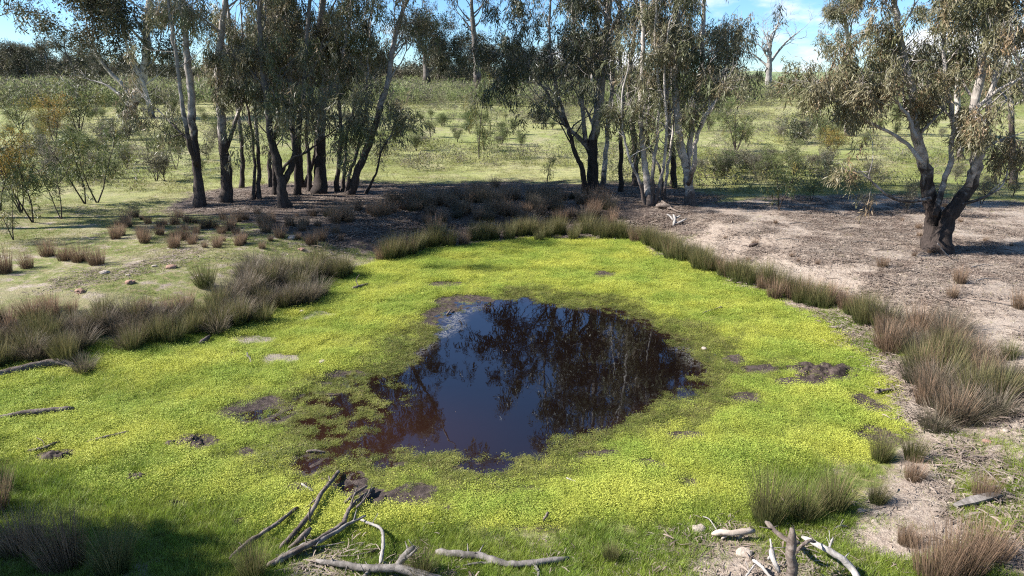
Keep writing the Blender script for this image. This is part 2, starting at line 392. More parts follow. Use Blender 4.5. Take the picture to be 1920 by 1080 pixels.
class Geo:
    def __init__(s): s.V = []; s.F = []; s.n = 0
    def tube(s, pts, radii, sides=8, rough=0., rnd=None, cap=True):
        pts = [Vector(p) for p in pts]; m = len(pts)
        t0 = (pts[1]-pts[0]).normalized()
        u = t0.orthogonal().normalized()
        for i in range(m):
            t = (pts[min(i+1, m-1)]-pts[max(i-1, 0)])
            if t.length < 1e-6: t = t0
            t = t.normalized(); u = (u - t*u.dot(t))
            if u.length < 1e-5: u = t.orthogonal()
            u.normalize(); v = t.cross(u)
            for k in range(sides):
                a = 2*math.pi*k/sides; r = radii[i]*(1 + (rough*(rnd.random()-.5)*2 if rnd else 0))
                s.V.append(tuple(pts[i] + (u*math.cos(a)+v*math.sin(a))*r))
        b = s.n
        for i in range(m-1):
            for k in range(sides):
                k2 = (k+1) % sides
                s.F.append((b+i*sides+k, b+i*sides+k2, b+(i+1)*sides+k2, b+(i+1)*sides+k))
        if cap and sides > 3:
            s.F.append(tuple(b+k for k in range(sides-1, -1, -1))); s.F.append(tuple(b+(m-1)*sides+k for k in range(sides)))
        s.n += m*sides
    def mesh(s, name, mat):
        me = bpy.data.meshes.new(name); me.from_pydata(s.V, [], s.F); me.materials.append(mat)
        me.polygons.foreach_set('use_smooth', np.ones(len(me.polygons), bool)); me.update(); return me
def smooth_path(pts, sub=4):
    P = [Vector(p) for p in pts]; P = [P[0]*2-P[1]]+P+[P[-1]*2-P[-2]]; out = []
    for i in range(1, len(P)-2):
        for k in range(sub):
            t = k/sub; a, b, c, d = P[i-1], P[i], P[i+1], P[i+2]
            out.append(.5*((2*b)+(c-a)*t+(2*a-5*b+4*c-d)*t*t+(3*b-a-3*c+d)*t*t*t))
    out.append(P[-2]); return out

# geometry-node scatter -------------------------------------------------------
SRC = {}
def src_obj(name, me):
    o = bpy.data.objects.new(name, me); SRC[name] = o; return o      # not linked: only a source for stuff
GROUPS = {}
def scatter_group(key, sources):
    if key in GROUPS: return GROUPS[key]
    g = bpy.data.node_groups.new('scatter_'+key, 'GeometryNodeTree')
    g.interface.new_socket('Geometry', in_out='INPUT', socket_type='NodeSocketGeometry')
    g.interface.new_socket('Geometry', in_out='OUTPUT', socket_type='NodeSocketGeometry')
    gi = g.nodes.new('NodeGroupInput'); go = g.nodes.new('NodeGroupOutput')
    jn = g.nodes.new('GeometryNodeJoinGeometry')
    for o in reversed(sources):
        oi = g.nodes.new('GeometryNodeObjectInfo'); oi.inputs['Object'].default_value = o
        ti = g.nodes.new('GeometryNodeGeometryToInstance')
        g.links.new(oi.outputs['Geometry'], ti.inputs[0]); g.links.new(ti.outputs[0], jn.inputs[0])
    ip = g.nodes.new('GeometryNodeInstanceOnPoints'); ip.inputs['Pick Instance'].default_value = True
    def na(nm, typ):
        n = g.nodes.new('GeometryNodeInputNamedAttribute'); n.data_type = typ; n.inputs[0].default_value = nm
        return [q for q in n.outputs if q.enabled and q.name == 'Attribute'][0]
    er = g.nodes.new('FunctionNodeEulerToRotation')
    g.links.new(na('rot', 'FLOAT_VECTOR'), er.inputs[0]); g.links.new(er.outputs[0], ip.inputs['Rotation'])
    g.links.new(na('scl', 'FLOAT_VECTOR'), ip.inputs['Scale']); g.links.new(na('vid', 'INT'), ip.inputs['Instance Index'])
    g.links.new(gi.outputs[0], ip.inputs['Points']); g.links.new(jn.outputs[0], ip.inputs['Instance'])
    g.links.new(ip.outputs[0], go.inputs[0]); GROUPS[key] = g; return g
def scatter_mesh(name, P, rot, scl, vid):
    me = bpy.data.meshes.new(name); P = np.asarray(P, np.float32); n = len(P)
    me.vertices.add(n); me.vertices.foreach_set('co', P.reshape(-1))
    a = me.attributes.new('rot', 'FLOAT_VECTOR', 'POINT'); a.data.foreach_set('vector', np.asarray(rot, np.float32).reshape(-1))
    scl = np.asarray(scl, np.float32)
    if scl.ndim == 1: scl = np.stack([scl]*3, 1)
    a = me.attributes.new('scl', 'FLOAT_VECTOR', 'POINT'); a.data.foreach_set('vector', scl.reshape(-1))
    a = me.attributes.new('vid', 'INT', 'POINT'); a.data.foreach_set('value', np.asarray(vid, np.int32))
    return me
def scatter(name, key, sources, P, rot, scl, vid, parent=None, label=None, cat=None):
    o = link(name, scatter_mesh(name, P, rot, scl, vid), parent)
    md = o.modifiers.new('scatter', 'NODES'); md.node_group = scatter_group(key, sources)
    tag(o, label, cat, kind='stuff'); return o

def leaves_mesh(name, mat, n, size, spread, length, wid, droop, seed, angs=(20, 100)):
    """a sprig: n narrow leaves hanging from a point cloud along a short twig"""
    r = np.random.default_rng(seed); V = []; F = []
    for i in range(n):
        t = r.random(); c = np.array([r.normal()*spread, r.normal()*spread, -t*size*droop + r.normal()*spread*.6])
        th = r.random()*6.283; ph = math.radians(r.uniform(*angs)) if droop > 0 else math.radians(r.uniform(-20, 160))
        d = np.array([math.cos(th)*math.sin(ph), math.sin(th)*math.sin(ph), -math.cos(ph)])
        if droop <= 0: d[2] = abs(d[2])*.8
        w = np.cross(d, r.normal(size=3)); w /= np.linalg.norm(w)+1e-9
        l = length*r.uniform(.7, 1.25); ww = wid*r.uniform(.7, 1.2)
        k = len(V); nn = np.cross(d, w)*l*.08
        V += [c, c+d*l*.45+w*ww*.5+nn, c+d*l, c+d*l*.45-w*ww*.5+nn]; F.append((k, k+1, k+2, k+3))
    return fast_mesh(name, V, None, F, mat)
def mat_leaves(name, mat, n, spread, length, wid, seed, lift=.35):
    r = np.random.default_rng(seed); V = []; F = []
    for i in range(n):
        c = np.array([r.normal()*spread, r.normal()*spread, abs(r.normal())*.012]); th = r.random()*6.283
        d = np.array([math.cos(th), math.sin(th), r.uniform(-.15, lift*1.6)]); d /= np.linalg.norm(d)
        w = np.cross(d, np.array([r.normal()*.3, r.normal()*.3, 1.])); w /= np.linalg.norm(w); l = length*r.uniform(.6, 1.3); ww = wid*r.uniform(.7, 1.2)
        k = len(V); V += [c, c+d*l*.5+w*ww*.5, c+d*l, c+d*l*.5-w*ww*.5]; F.append((k, k+1, k+2, k+3))
    return fast_mesh(name, V, None, F, mat)
def blades_mesh(name, mat, n, rad, hgt, lean, wid, seed, segs=3, curl=.35, fan=1.0):
    r = np.random.default_rng(seed); V = []; F3 = []; F4 = []; tip = []; tone = []
    for i in range(n):
        a = r.random()*6.283; q = math.sqrt(r.random()); b = np.array([math.cos(a)*q*rad, math.sin(a)*q*rad, -.03])
        a2 = a + r.normal()*.5*(1.3-q); ln = math.radians(min(80, abs(r.normal())*lean*.45 + q*lean*fan))
        h = hgt*(r.uniform(.35, 1.05) if r.random() < .85 else r.uniform(1., 1.22))*(1-.12*q); tn = r.random(); w = wid*r.uniform(.6, 1.3)
        side = np.array([-math.sin(a2+r.normal()*.8), math.cos(a2+r.normal()*.8), 0.]); p = b.copy(); k = len(V)
        for s in range(segs+1):
            t = s/segs; ww = w*(1-t*.75)
            if s < segs: V += [p-side*ww*.5, p+side*ww*.5]; tip += [t, t]; tone += [tn, tn]
            else: V.append(p.copy()); tip.append(1.); tone.append(tn)
            ang = ln + t*t*curl*(.4+q); d = np.array([math.cos(a2)*math.sin(ang), math.sin(a2)*math.sin(ang), math.cos(ang)])
            p = p + d*h/segs
        for s in range(segs-1): F4.append((k+2*s, k+2*s+1, k+2*s+3, k+2*s+2))
        F3.append((k+2*segs-2, k+2*segs-1, k+2*segs))
    return fast_mesh(name, V, F3, F4 or None, mat, attrs={'tip': tip, 'tone': tone})

# ------------------------------------------------------------------ the setting: ground, water, hills
def sampled(P, soft, z=None): return sstep(soft, -soft, sdf(P, GX, GY))
nwob = (fbm(GX, GY, 4, .8)-.5)
A = {}; A_far = sstep(20, 30, GY)
A['mat'] = sstep(.2, -.2, dM + nwob*1.2)
A['dirt'] = np.clip(sstep(.6, -.6, sdf(DIRT, GX, GY)) + .34*sstep(.5, -.5, sdf(BARE_L, GX, GY)) + .75*sstep(.5, -.5, sdf(FRONT, GX, GY)), 0, 1)*(1-A['mat'])
A['dirt'] = np.maximum(A['dirt'], .36*(1-A['mat'])*(1-.5*A_far))
A['litter'] = sstep(1.2, -.6, sdf(LITTER_SHADE, GX, GY))  # mask for the litter and the tree shade painted with it
A['mud'] = mud*near
A['wet'] = sstep(.20, .02, dW)*.85
A['flat'] = flat
A['far'] = sstep(20, 30, GY)
A['heath'] = sstep(80, 110, GY)
nx, ny = len(XS), len(YS)
ii, jj = np.meshgrid(np.arange(nx-1), np.arange(ny-1), indexing='ij'); base = (ii*ny+jj).reshape(-1)
F4 = np.stack([base, base+ny, base+ny+1, base+1], 1)
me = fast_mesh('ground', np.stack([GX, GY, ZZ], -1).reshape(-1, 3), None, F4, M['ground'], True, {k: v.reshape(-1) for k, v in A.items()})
ground = tag(link('ground', me), 'gently rolling paddock ground around the farm pond', 'ground', kind='structure')
# water sheet
wx = np.arange(-5.2, 6.2, .06); wy = np.arange(7.0, 16.6, .06)
WX, WY = np.meshgrid(wx, wy, indexing='ij'); dw = sdf(WATER, WX, WY)
SC = poly([(740,700),(770,672),(800,640),(830,600),(850,585),(905,570),(915,577),(872,592),(868,612),(830,640),(790,668),(765,690)])
scum = sstep(.12, -.25, sdf(SC, WX, WY)+(fbm(WX, WY, 3, 3)-.5)*.3)
for a, b in (((1270,655),(1330,660)), ((1290,668),(1320,676))):
    s_ = sdf(poly([a, (a[0]+20, a[1]-6), b, (b[0]-20, b[1]+6)]), WX, WY); scum = np.maximum(scum, sstep(.25, -.1, s_)*.7)
shx, shy = onplane(640, 850)
shallow = np.maximum(sstep(-.55, 0.1, dw)*.6, sstep(2.6, .3, np.hypot((WX-shx)*.8, WY-shy)))
sx2, sy2 = onplane(980, 868); shallow = np.maximum(shallow, .35*sstep(1.3, .1, np.hypot((WX-sx2)*.5, WY-sy2)))
ii, jj = np.meshgrid(np.arange(len(wx)-1), np.arange(len(wy)-1), indexing='ij'); base = ii*len(wy)+jj
keep = (dw[:-1, :-1] < 1.0); base = base[keep]
F4 = np.stack([base, base+len(wy), base+len(wy)+1, base+1], 1)
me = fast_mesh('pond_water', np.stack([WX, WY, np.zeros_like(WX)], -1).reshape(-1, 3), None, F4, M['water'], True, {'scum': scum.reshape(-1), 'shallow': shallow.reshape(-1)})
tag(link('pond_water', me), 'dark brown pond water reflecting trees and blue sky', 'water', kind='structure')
# little puddle in the mud patch
pv = []
for (qx, qy, qr) in ((475, 776, 22), (507, 768, 11)):
    hx, hy = onplane(qx, qy, 0.03); hr = qr/FPX*float(hy)*1.25
    ring = [(hx+hr*math.cos(a)*(1+.12*math.sin(3*a)), hy+hr*.85*math.sin(a), 0.0) for a in np.linspace(0, 6.283, 25)[:-1]]
    pm = bpy.data.meshes.new('puddle'); zz = float(H(hx, hy))+.045
    pm.from_pydata([(float(a), float(b), zz) for a, b, c in ring], [], [tuple(range(24))])
    gm = NT('puddle_water'); M['puddle'] = gm.end(gm.pri((.16, .06, .025), .08, .5).outputs[0]) if 'puddle' not in M else M['puddle']
    pm.materials.append(M['puddle']); tag(link('puddle', pm), 'rusty brown puddle in a bare mud patch left of the pond', 'puddle', kind='structure')
# hills
def hill(name, cx, cy, w, d, h, seed, mat, label):
    n = 60; u = np.linspace(-1, 1, n); U, V_ = np.meshgrid(u, u, indexing='ij')
    X = cx+U*w*2.2; Y = cy+V_*d*2.2
    Z = h*np.exp(-(U*1.5)**2*2-(V_*1.5)**2*2)*(.85+.4*fbm(U*3+seed, V_*3, 4, 1.2)) - 8
    ii, jj = np.meshgrid(np.arange(n-1), np.arange(n-1), indexing='ij'); b = (ii*n+jj).reshape(-1)
    me = fast_mesh(name, np.stack([X, Y, Z], -1).reshape(-1, 3), None, np.stack([b, b+n, b+n+1, b+1], 1), mat, True)
    return tag(link(name, me), label, 'hill', kind='structure')
g = NT('far_hill_pasture'); P = g.pos()
c = g.mix(g.rng(g.noise(P, .012, 5), .4, .6), (.14, .20, .095), (.22, .25, .13)); c = g.mix(g.rng(g.noise(P, .05, 5, .8), .56, .68), c, (.08, .11, .08))
M['hill'] = g.end(g.pri(c, .9, .1).outputs[0])
hill('hill', 330, 900, 190, 170, 30, 1, M['hill'], 'smooth green pasture hill on the skyline beyond the dead tree')
hill('hill', 640, 1050, 300, 200, 44, 5, M['hill'], 'hazy wooded hill on the skyline behind the right hand tree')
hill('hill', -120, 1100, 330, 200, 30, 3, M['hill'], 'low dark hill on the skyline behind the middle trees')

# ------------------------------------------------------------------ sources
sprigs = {}
for key in ('leaf', 'leaf_dark', 'leaf_warm', 'leaf_green'):
    sprigs[key] = [src_obj('gum_sprig', leaves_mesh('gum_sprig', M[key], 24, .42, .055, .175, .029, 1.15, 40+i, (8, 62))) for i in range(4)]
for key in ('leaf_far',):
    sprigs[key] = [src_obj('far_sprig', leaves_mesh('far_sprig', M[key], 16, .75, .22, .26, .09, .8, 60+i)) for i in range(3)]
for key in ('wattle', 'scrub', 'scrub_grey'):
    sprigs[key] = [src_obj('scrub_sprig', leaves_mesh('scrub_sprig', M[key], 22, .25, .075, .09, .022, -1.0, 80+i)) for i in range(3)]

def leafpoints_obj(name, pts, key, scale, rnd, parent, tilt=.5):
    n = len(pts); rot = np.stack([rnd.normal(0, tilt*.6, n), rnd.normal(0, tilt*.6, n), rnd.uniform(0, 6.283, n)], 1)
    vid = rnd.integers(0, len(sprigs[key]), n)
    return scatter(name, key, sprigs[key], np.array(pts), rot, scale*rnd.uniform(.7, 1.3, n), vid, parent)

# ------------------------------------------------------------------ trees
def grow(geo, leaf, p, d, L, r, lv, rnd, o):
    segs = (6, 5, 4, 3)[min(lv, 3)]; pts = [Vector(p)]; d = Vector(d).normalized(); dirs = [d.copy()]
    for i in range(segs):
        up = o['up']*(1 if lv < 2 else .3) - (o['droop'] if lv >= 2 else 0)
        d = (d + Vector((rnd.normal()*o['wig'], rnd.normal()*o['wig'], rnd.normal()*o['wig']*.7 + up*.25))).normalized()
        pts.append(pts[-1] + d*L/segs); dirs.append(d.copy())
    geo.tube(pts, [max(r*(1-.72*i/segs), .004) for i in range(segs+1)], (7, 6, 4, 3)[min(lv, 3)], cap=False)
    if lv < o['maxlv']:
        k = o['kids'][lv]; k = max(1, int(rnd.poisson(k)))
        for j in range(k):
            t = rnd.uniform(.3, 1.) if j else 1.; i = min(int(t*segs), segs); f = t*segs-i
            q = pts[i] if i == segs else pts[i].lerp(pts[i+1], f)
            ax = Vector((rnd.normal(), rnd.normal(), rnd.normal())).cross(dirs[i]);
            if ax.length < 1e-3: continue
            nd = Matrix.Rotation(math.radians(rnd.uniform(22, 60)), 3, ax.normalized()) @ dirs[i]
            grow(geo, leaf, q, nd, L*rnd.uniform(.45, .72), r*.5, lv+1, rnd, o)
    if lv >= o['leaflv']:
        m = rnd.poisson(o['leafn']*L/.6)
        for j in range(m):
            t = rnd.uniform(.25, 1.05); i = min(int(t*segs), segs-1); q = pts[i].lerp(pts[i+1], min(t*segs-i, 1.2))
            leaf.append(tuple(q + Vector((rnd.normal(), rnd.normal(), rnd.normal()*.8))*o['jit']))
DEF = dict(up=.35, droop=.10, wig=.16, maxlv=3, kids=(3.0, 2.7, 2.0), leaflv=2, leafn=1.7, jit=.085)

def tree(name, label, cat, stems, Y, seed, bark='bark', leafk='leaf', bl=1.9, nb=9, t0=.35, group=None, lscale=1., opts=None, base=None, extra=None, topleaf=True, spread=1., exn=6, bare=()):
    """stems: list of (pixel path from the foot up, radius at foot, radius at top); the path lies near depth Y"""
    rnd = np.random.default_rng(seed); o = dict(DEF); o.update(opts or {})
    bx, by, bz = base; t0 = min(t0+.06, .6)
    root = empty(name, (bx, by, bz)); tag(root, label, cat, group)
    leaf = []; br = Geo()
    for si, (path, ra, rb) in enumerate(stems):
        pts = []; yo = rnd.normal()*.25; yd = rnd.normal()*.5
        for k, (px, py) in enumerate(path):
            f = k/(len(path)-1); x, y, z = at_depth(px, py, by + (yo*min(1, k) + yd*f)*(1 if k else 0))
            pts.append((x-bx, y-by, z-bz))
        if si == 0 or abs(pts[0][2]) < .5: pts[0] = (pts[0][0], pts[0][1], -.12)
        sm = smooth_path(pts, 5); n = len(sm)
        for k in range(1, n): sm[k] = sm[k] + Vector((rnd.normal(), rnd.normal(), 0))*.018
        rr = []
        for k in range(n):
            t = k/(n-1); q = ra*(1-t)**.85 + rb*(1-(1-t)**.85)
            if si == 0 or abs(pts[0][2]) < .5: q *= 1 + (.5 if bark == 'bark_butt' else .45)*math.exp(-max(sm[k].z, 0)*(2.2 if bark == 'bark_butt' else 3.0))
            rr.append(q*(1+rnd.normal()*.05))
        sg = Geo(); sg.tube(sm, rr, 12, .14 if bark == 'bark_butt' else .09, random.Random(seed+si)); link('trunk', sg.mesh('trunk', M[bark]), root)
        if si in bare: continue
        for b in range(nb):
            t = t0 + (1-t0)*((b+rnd.random())/nb); i = min(int(t*(n-1)), n-2)
            dv = (sm[i+1]-sm[i]).normalized(); az = rnd.uniform(0, 6.283) ; an = math.radians(rnd.uniform(28, 62))
            side = Vector((math.cos(az)*spread, math.sin(az)*.95, 0)); nd = (dv*math.cos(an)+side*math.sin(an)).normalized()
            grow(br, leaf, sm[i], nd, bl*rnd.uniform(.6, 1.15)*(1.15-.5*t), max(rr[i]*.42, .014), 0 if bl > 1.2 else 1, rnd, o)
        if topleaf: grow(br, leaf, sm[-1], (sm[-1]-sm[-2]), bl*.8, rb*.8, 0, rnd, o)
    for (path, r_) in (extra or []):   # traced limbs
        yd = rnd.normal()*.6; pts = []
        for k, (px, py) in enumerate(path):
            x, y, z = at_depth(px, py, by+yd*k/(len(path)-1)); pts.append((x-bx, y-by, z-bz))
        sm = smooth_path(pts, 4); n = len(sm); br.tube(sm, [r_*(1-.75*k/(n-1)) for k in range(n)], 7, cap=False)
        for b in range(exn):
            i = min(int((.3+.7*rnd.random())*(n-1)), n-2); dv = (sm[i+1]-sm[i]).normalized()
            nd = (dv + Vector((rnd.normal()*.6, rnd.normal()*.6, .25+rnd.normal()*.4))).normalized()
            grow(br, leaf, sm[i], nd, .9, r_*.35, 1, rnd, o)
    if br.n: tag(link('branches', br.mesh('branches', M[bark]), root), kind='stuff')
    if leafk: leafpoints_obj('crown', leaf, leafk, lscale, rnd, root)
    return root, len(leaf)
NL = 0
def T(px, py, stems, seed, label, cat='tree', name='gum_tree', **k):
    global NL
    b = g1(px, py); r, n = tree(name, label, cat, stems, b[1], seed, base=b, **k); NL += n; return r

# left stand
T(375,387, [([(375,387),(371,330),(364,260),(358,180),(350,90),(343,0),(338,-110),(330,-230)], .17, .04),
            ([(368,310),(352,262),(343,200),(330,110),(318,20),(300,-80)], .09, .03)], 1,
  'tall straight gum, dark below and grey above, leftmost trunk of the left stand', bark='bark', nb=6, t0=.5, bl=2.0,
  extra=[([(352,262),(325,235),(300,210),(265,180)], .04), ([(345,250),(320,255),(290,235)], .025)])
T(423,379, [([(423,379),(424,320),(418,270),(414,190),(410,120),(420,20),(430,-90),(425,-200)], .20, .04),
            ([(424,280),(436,245),(446,215),(470,140),(490,60),(505,-60)], .08, .03)], 2,
  'gum with swollen foot and low right fork, second trunk from left in left stand', nb=7, t0=.38)
T(484,374, [([(484,374),(486,320),(482,260),(478,190),(485,110),(490,20),(500,-90)], .075, .03),
            ([(474,372),(478,310),(472,250),(462,180),(455,90),(450,-20)], .06, .02)], 3,
  'slender twin-stemmed gum between the swollen gum and the dark forked gum in the left stand', nb=6, t0=.35, bl=1.6)
T(533,389, [([(533,389),(528,345),(522,310),(508,255),(500,180),(490,100),(485,0),(480,-120)], .17, .04),
            ([(526,350),(545,318),(556,270),(566,200),(572,120),(580,20),(590,-120)], .12, .04),
            ([(524,330),(545,300),(575,285),(605,262),(640,235)], .05, .02)], 4,
  'dark forked gum with its foot nearest the pond in the left stand', bark='bark_far', nb=8, t0=.3, leafk='leaf')
T(558,366, [([(558,366),(556,300),(548,230),(545,140),(540,40),(535,-80),(530,-190)], .12, .04),
            ([(516,368),(514,310),(505,240),(495,160),(500,60)], .10, .03)], 5,
  'dark gum with two separate straight stems behind the forked gum in the left stand', bark='bark_black', nb=8, t0=.33)
T(600,362, [([(600,362),(600,320),(601,270),(603,200),(606,110),(604,0),(612,-120),(620,-220)], .24, .06)], 6,
  'gum with the thickest black trunk, standing in the middle of the left stand', bark='bark_black', nb=12, t0=.32, bl=2.3)
T(581,360, [([(581,360),(580,310),(576,250),(580,180),(590,100),(600,20),(610,-60)], .085, .03)], 7,
  'thin straight gum stem just left of the thickest black trunk', nb=8, t0=.35, bl=1.6)
T(632,358, [([(632,358),(634,310),(640,250),(636,170),(648,80),(660,0),(675,-100)], .085, .03),
            ([(643,362),(646,310),(652,250),(668,180),(680,100),(700,0)], .07, .025)], 8,
  'pair of thin dark stems standing upright just right of the thickest black trunk', nb=7, t0=.36, bl=1.6)
T(655,364, [([(655,364),(672,318),(695,262),(712,205),(728,150),(737,90),(752,30),(785,-50),(810,-130)], .15, .04),
            ([(648,364),(655,330),(668,290),(680,240),(688,180),(690,100),(700,10)], .07, .02)], 9,
  'gum leaning right with a pale bare upper stem, right end of the left stand', bark='bark', nb=9, t0=.40, bl=1.9,
  extra=[([(735,100),(752,85),(770,70)], .03)], leafk='leaf')
T(683,362, [([(683,362),(697,342),(708,318),(714,285),(728,262),(740,240)], .05, .02)], 10,
  'small crooked sapling stem curving up at the right edge of the left stand', nb=5, t0=.5, bl=1.0, opts=dict(maxlv=2, leaflv=1))
T(565,352, [([(565,352),(562,300),(560,240),(572,160),(560,60),(545,-60),(540,-180)], .11, .04),
            ([(568,352),(590,290),(596,220),(640,120),(660,20)], .07, .03)], 11,
  'gum with a V of two stems at the back of the left stand', nb=11, t0=.3, bl=2.2)
T(452,352, [([(452,352),(455,300),(450,240),(440,150),(430,60),(425,-40),(420,-160)], .09, .03)], 12,
  'single dim gum stem at the back of the left stand, seen between the leftmost trunks', nb=12, t0=.35, bl=2.2)
T(508,350, [([(508,350),(505,300),(520,230),(515,150),(525,60),(530,-60)], .09, .03)], 13,
  'narrow gum at the back of the left stand behind the forked gum', nb=11, t0=.3, bl=2.0)
# right stand
T(1113,362, [([(1113,362),(1112,320),(1112,270),(1122,200),(1130,130),(1138,50),(1145,-50),(1150,-190)], .23, .06),
             ([(1096,358),(1092,320),(1080,290),(1068,250),(1050,190),(1035,120),(1030,40),(1040,-90)], .10, .03),
             ([(1112,290),(1090,262),(1060,235),(1040,200),(1010,150),(985,110)], .10, .02),
             ([(1112,300),(1098,260),(1092,190),(1085,110),(1075,20),(1080,-120)], .10, .03)], 20,
  'broad gum with thick black trunk and low left limbs, leftmost of the right stand', bark='bark_black', nb=10, t0=.28, bl=2.3, leafk='leaf_dark')
T(1130,356, [([(1130,356),(1135,300),(1140,230),(1150,140),(1140,50),(1130,-60),(1120,-170)], .10, .04)], 21,
  'straight grey gum close behind the broad black-trunked gum in the right stand', bark='bark_pale', nb=12, t0=.35, bl=2.2)
T(1165,360, [([(1165,360),(1163,310),(1165,240),(1168,160),(1160,70),(1165,-50),(1170,-170)], .09, .03)], 22,
  'thin black-footed gum standing alone between the two halves of the right stand', bark='bark_black', nb=11, t0=.32, bl=1.9)
T(1218,386, [([(1218,386),(1212,330),(1204,260),(1202,180),(1205,90),(1203,0),(1200,-120)], .12, .04),
             ([(1212,380),(1200,345),(1186,310),(1172,270),(1165,200),(1180,110)], .06, .02),
             ([(1222,384),(1225,320),(1232,250),(1236,160),(1228,60),(1235,-60)], .07, .025),
             ([(1226,384),(1243,320),(1250,240),(1245,150),(1255,40)], .06, .02)], 23,
  'clump of slender pale gum stems sprouting from one foot in the right stand', bark='bark_pale', nb=6, t0=.3, bl=1.5)
T(1243,376, [([(1243,376),(1240,330),(1222,280),(1212,240),(1218,180)], .05, .02),
             ([(1245,376),(1253,310),(1262,240),(1268,160),(1275,70)], .06, .02)], 24,
  'small leaning pale sapling between slender clump and forked gum, right stand', bark='bark_pale', nb=6, t0=.35, bl=1.2)
T(1297,384, [([(1297,384),(1290,345),(1288,315),(1276,270),(1268,200),(1264,110),(1270,20),(1275,-100),(1280,-210)], .17, .05),
             ([(1288,318),(1292,280),(1300,220),(1312,150),(1318,60),(1320,-60),(1325,-170)], .11, .04),
             ([(1290,345),(1302,310),(1303,270),(1318,230),(1338,195),(1358,165)], .09, .03)], 25,
  'gum forking low into three grey stems, rightmost of the right stand', bark='bark_pale', nb=8, t0=.38, bl=1.3,
  extra=[([(1338,195),(1350,165),(1362,110),(1368,50)], .045), ([(1312,150),(1335,110),(1358,80)], .04)])
T(1262,352, [([(1262,352),(1262,300),(1255,230),(1250,150),(1262,50),(1275,-60),(1280,-180)], .12, .04)], 26,
  'plain dark-trunked gum at the back of the right stand behind the forked gum', nb=13, t0=.3, bl=2.3)
T(1190,350, [([(1190,350),(1192,300),(1185,230),(1180,150),(1190,50),(1195,-60),(1190,-180)], .12, .04)], 27,
  'tall gum at the back of the right stand behind the slender pale clump', nb=13, t0=.3, bl=2.3, leafk='leaf')
# right hand tree
T(1757,474, [([(1757,474),(1748,440),(1750,405),(1742,360),(1732,310),(1716,245),(1712,180),(1690,90),(1678,10),(1670,-90)], .20, .035),
             ([(1764,473),(1770,435),(1788,392),(1822,345),(1832,290),(1828,220),(1840,130),(1850,40),(1862,-90)], .20, .035),
             ([(1752,405),(1768,350),(1782,300),(1786,230),(1772,140),(1770,40),(1765,-90)], .075, .03),
             ([(1815,350),(1838,280),(1852,200),(1868,130),(1880,60),(1900,-60)], .075, .03),
             ([(1720,260),(1700,215),(1672,185),(1640,160)], .05, .02),
             ([(1730,305),(1690,262),(1640,235),(1590,205),(1565,190)], .05, .018)], 30,
  'big many-stemmed gum with a gnarled black foot on the bare right bank', bark='bark_butt', nb=7, t0=.42, bl=1.25, leafk='leaf_warm', lscale=.85, opts=dict(leafn=3.7, maxlv=3), exn=2,
  extra=[([(1745,372),(1705,378),(1670,370),(1640,345),(1610,318)], .05), ([(1795,385),(1840,372),(1875,352),(1890,325)], .045),
         ([(1835,200),(1870,170),(1910,150),(1950,135)], .05), ([(1825,300),(1860,270),(1900,255),(1940,240)], .035)])
b = None
T(1985,430, [([(1985,430),(1980,350),(1975,250),(1960,130),(1950,0),(1945,-150)], .16, .05),
             ([(1982,380),(1950,300),(1930,200),(1905,100),(1890,0)], .09, .03)], 31,
  'gum at the right edge whose pale limbs reach in over the bank', bark='bark_pale', nb=10, t0=.35, bl=1.7, leafk='leaf_warm')
T(1900,345, [([(1900,345),(1900,300),(1895,200),(1890,100),(1895,0),(1900,-100)], .13, .04)], 32,
  'grey gum standing on the field behind the right hand tree', bark='bark', nb=12, t0=.3, bl=2.2, leafk='leaf')
T(1800,300, [([(1800,300),(1800,260),(1795,180),(1800,100),(1805,20),(1800,-40)], .18, .05)], 33,
  'taller gum further back behind the right hand tree', bark='bark_pale', nb=14, t0=.25, bl=3.0, leafk='leaf', lscale=1.4)
T(1592,255, [([(1592,255),(1590,210),(1588,150),(1592,90),(1585,40),(1580,0)], .30, .06)], 34,
  'pale-trunked gum rising behind left edge of the right hand tree', bark='bark_pale', nb=13, t0=.35, bl=2.1, leafk='leaf', lscale=1.4)
# off to the left, outside the view: the trees whose shade falls across the lower left and the far bank
def free_tree(x, y, hgt, seed, label, leafk='leaf', nb=13, bl=2.2, r=.2, lean=(0, 0), name='gum_tree', bark='bark', group=None, lscale=1.15, t0=.35):
    rnd = np.random.default_rng(seed); z = float(H(x, y)); root = empty(name, (x, y, z)); tag(root, label, 'tree', group)
    pts = [(0, 0, -.15)] + [(lean[0]*t+rnd.normal()*.15, lean[1]*t+rnd.normal()*.15, hgt*t) for t in (.2, .4, .6, .8, 1.)]
    sm = smooth_path(pts, 4); n = len(sm); rr = [r*(1-.8*k/(n-1))*(1+.4*math.exp(-max(sm[k].z, 0)*2)) for k in range(n)]
    sg = Geo(); sg.tube(sm, rr, 9, .05, random.Random(seed)); link('trunk', sg.mesh('trunk', M[bark]), root)
    br = Geo(); leaf = []
    for b in range(nb):
        t = t0+(1-t0)*((b+rnd.random())/nb); i = min(int(t*(n-1)), n-2); az = rnd.uniform(0, 6.283); an = math.radians(rnd.uniform(30, 65))
        nd = Vector((math.cos(az)*math.sin(an), math.sin(az)*math.sin(an), math.cos(an)))
        grow(br, leaf, sm[i], nd, bl*rnd.uniform(.7, 1.15)*(1.15-.5*t), max(rr[i]*.45, .02), 0, rnd, DEF)
    tag(link('branches', br.mesh('branches', M[bark]), root), kind='stuff'); leafpoints_obj('crown', leaf, leafk, lscale, rnd, root)
    global NL; NL += len(leaf); return root
free_tree(-14.2, 4.7, 8.0, 201, 'gum standing on the left bank beside the viewer, shading the lower left grass', bl=1.5, nb=26, lscale=1.8)
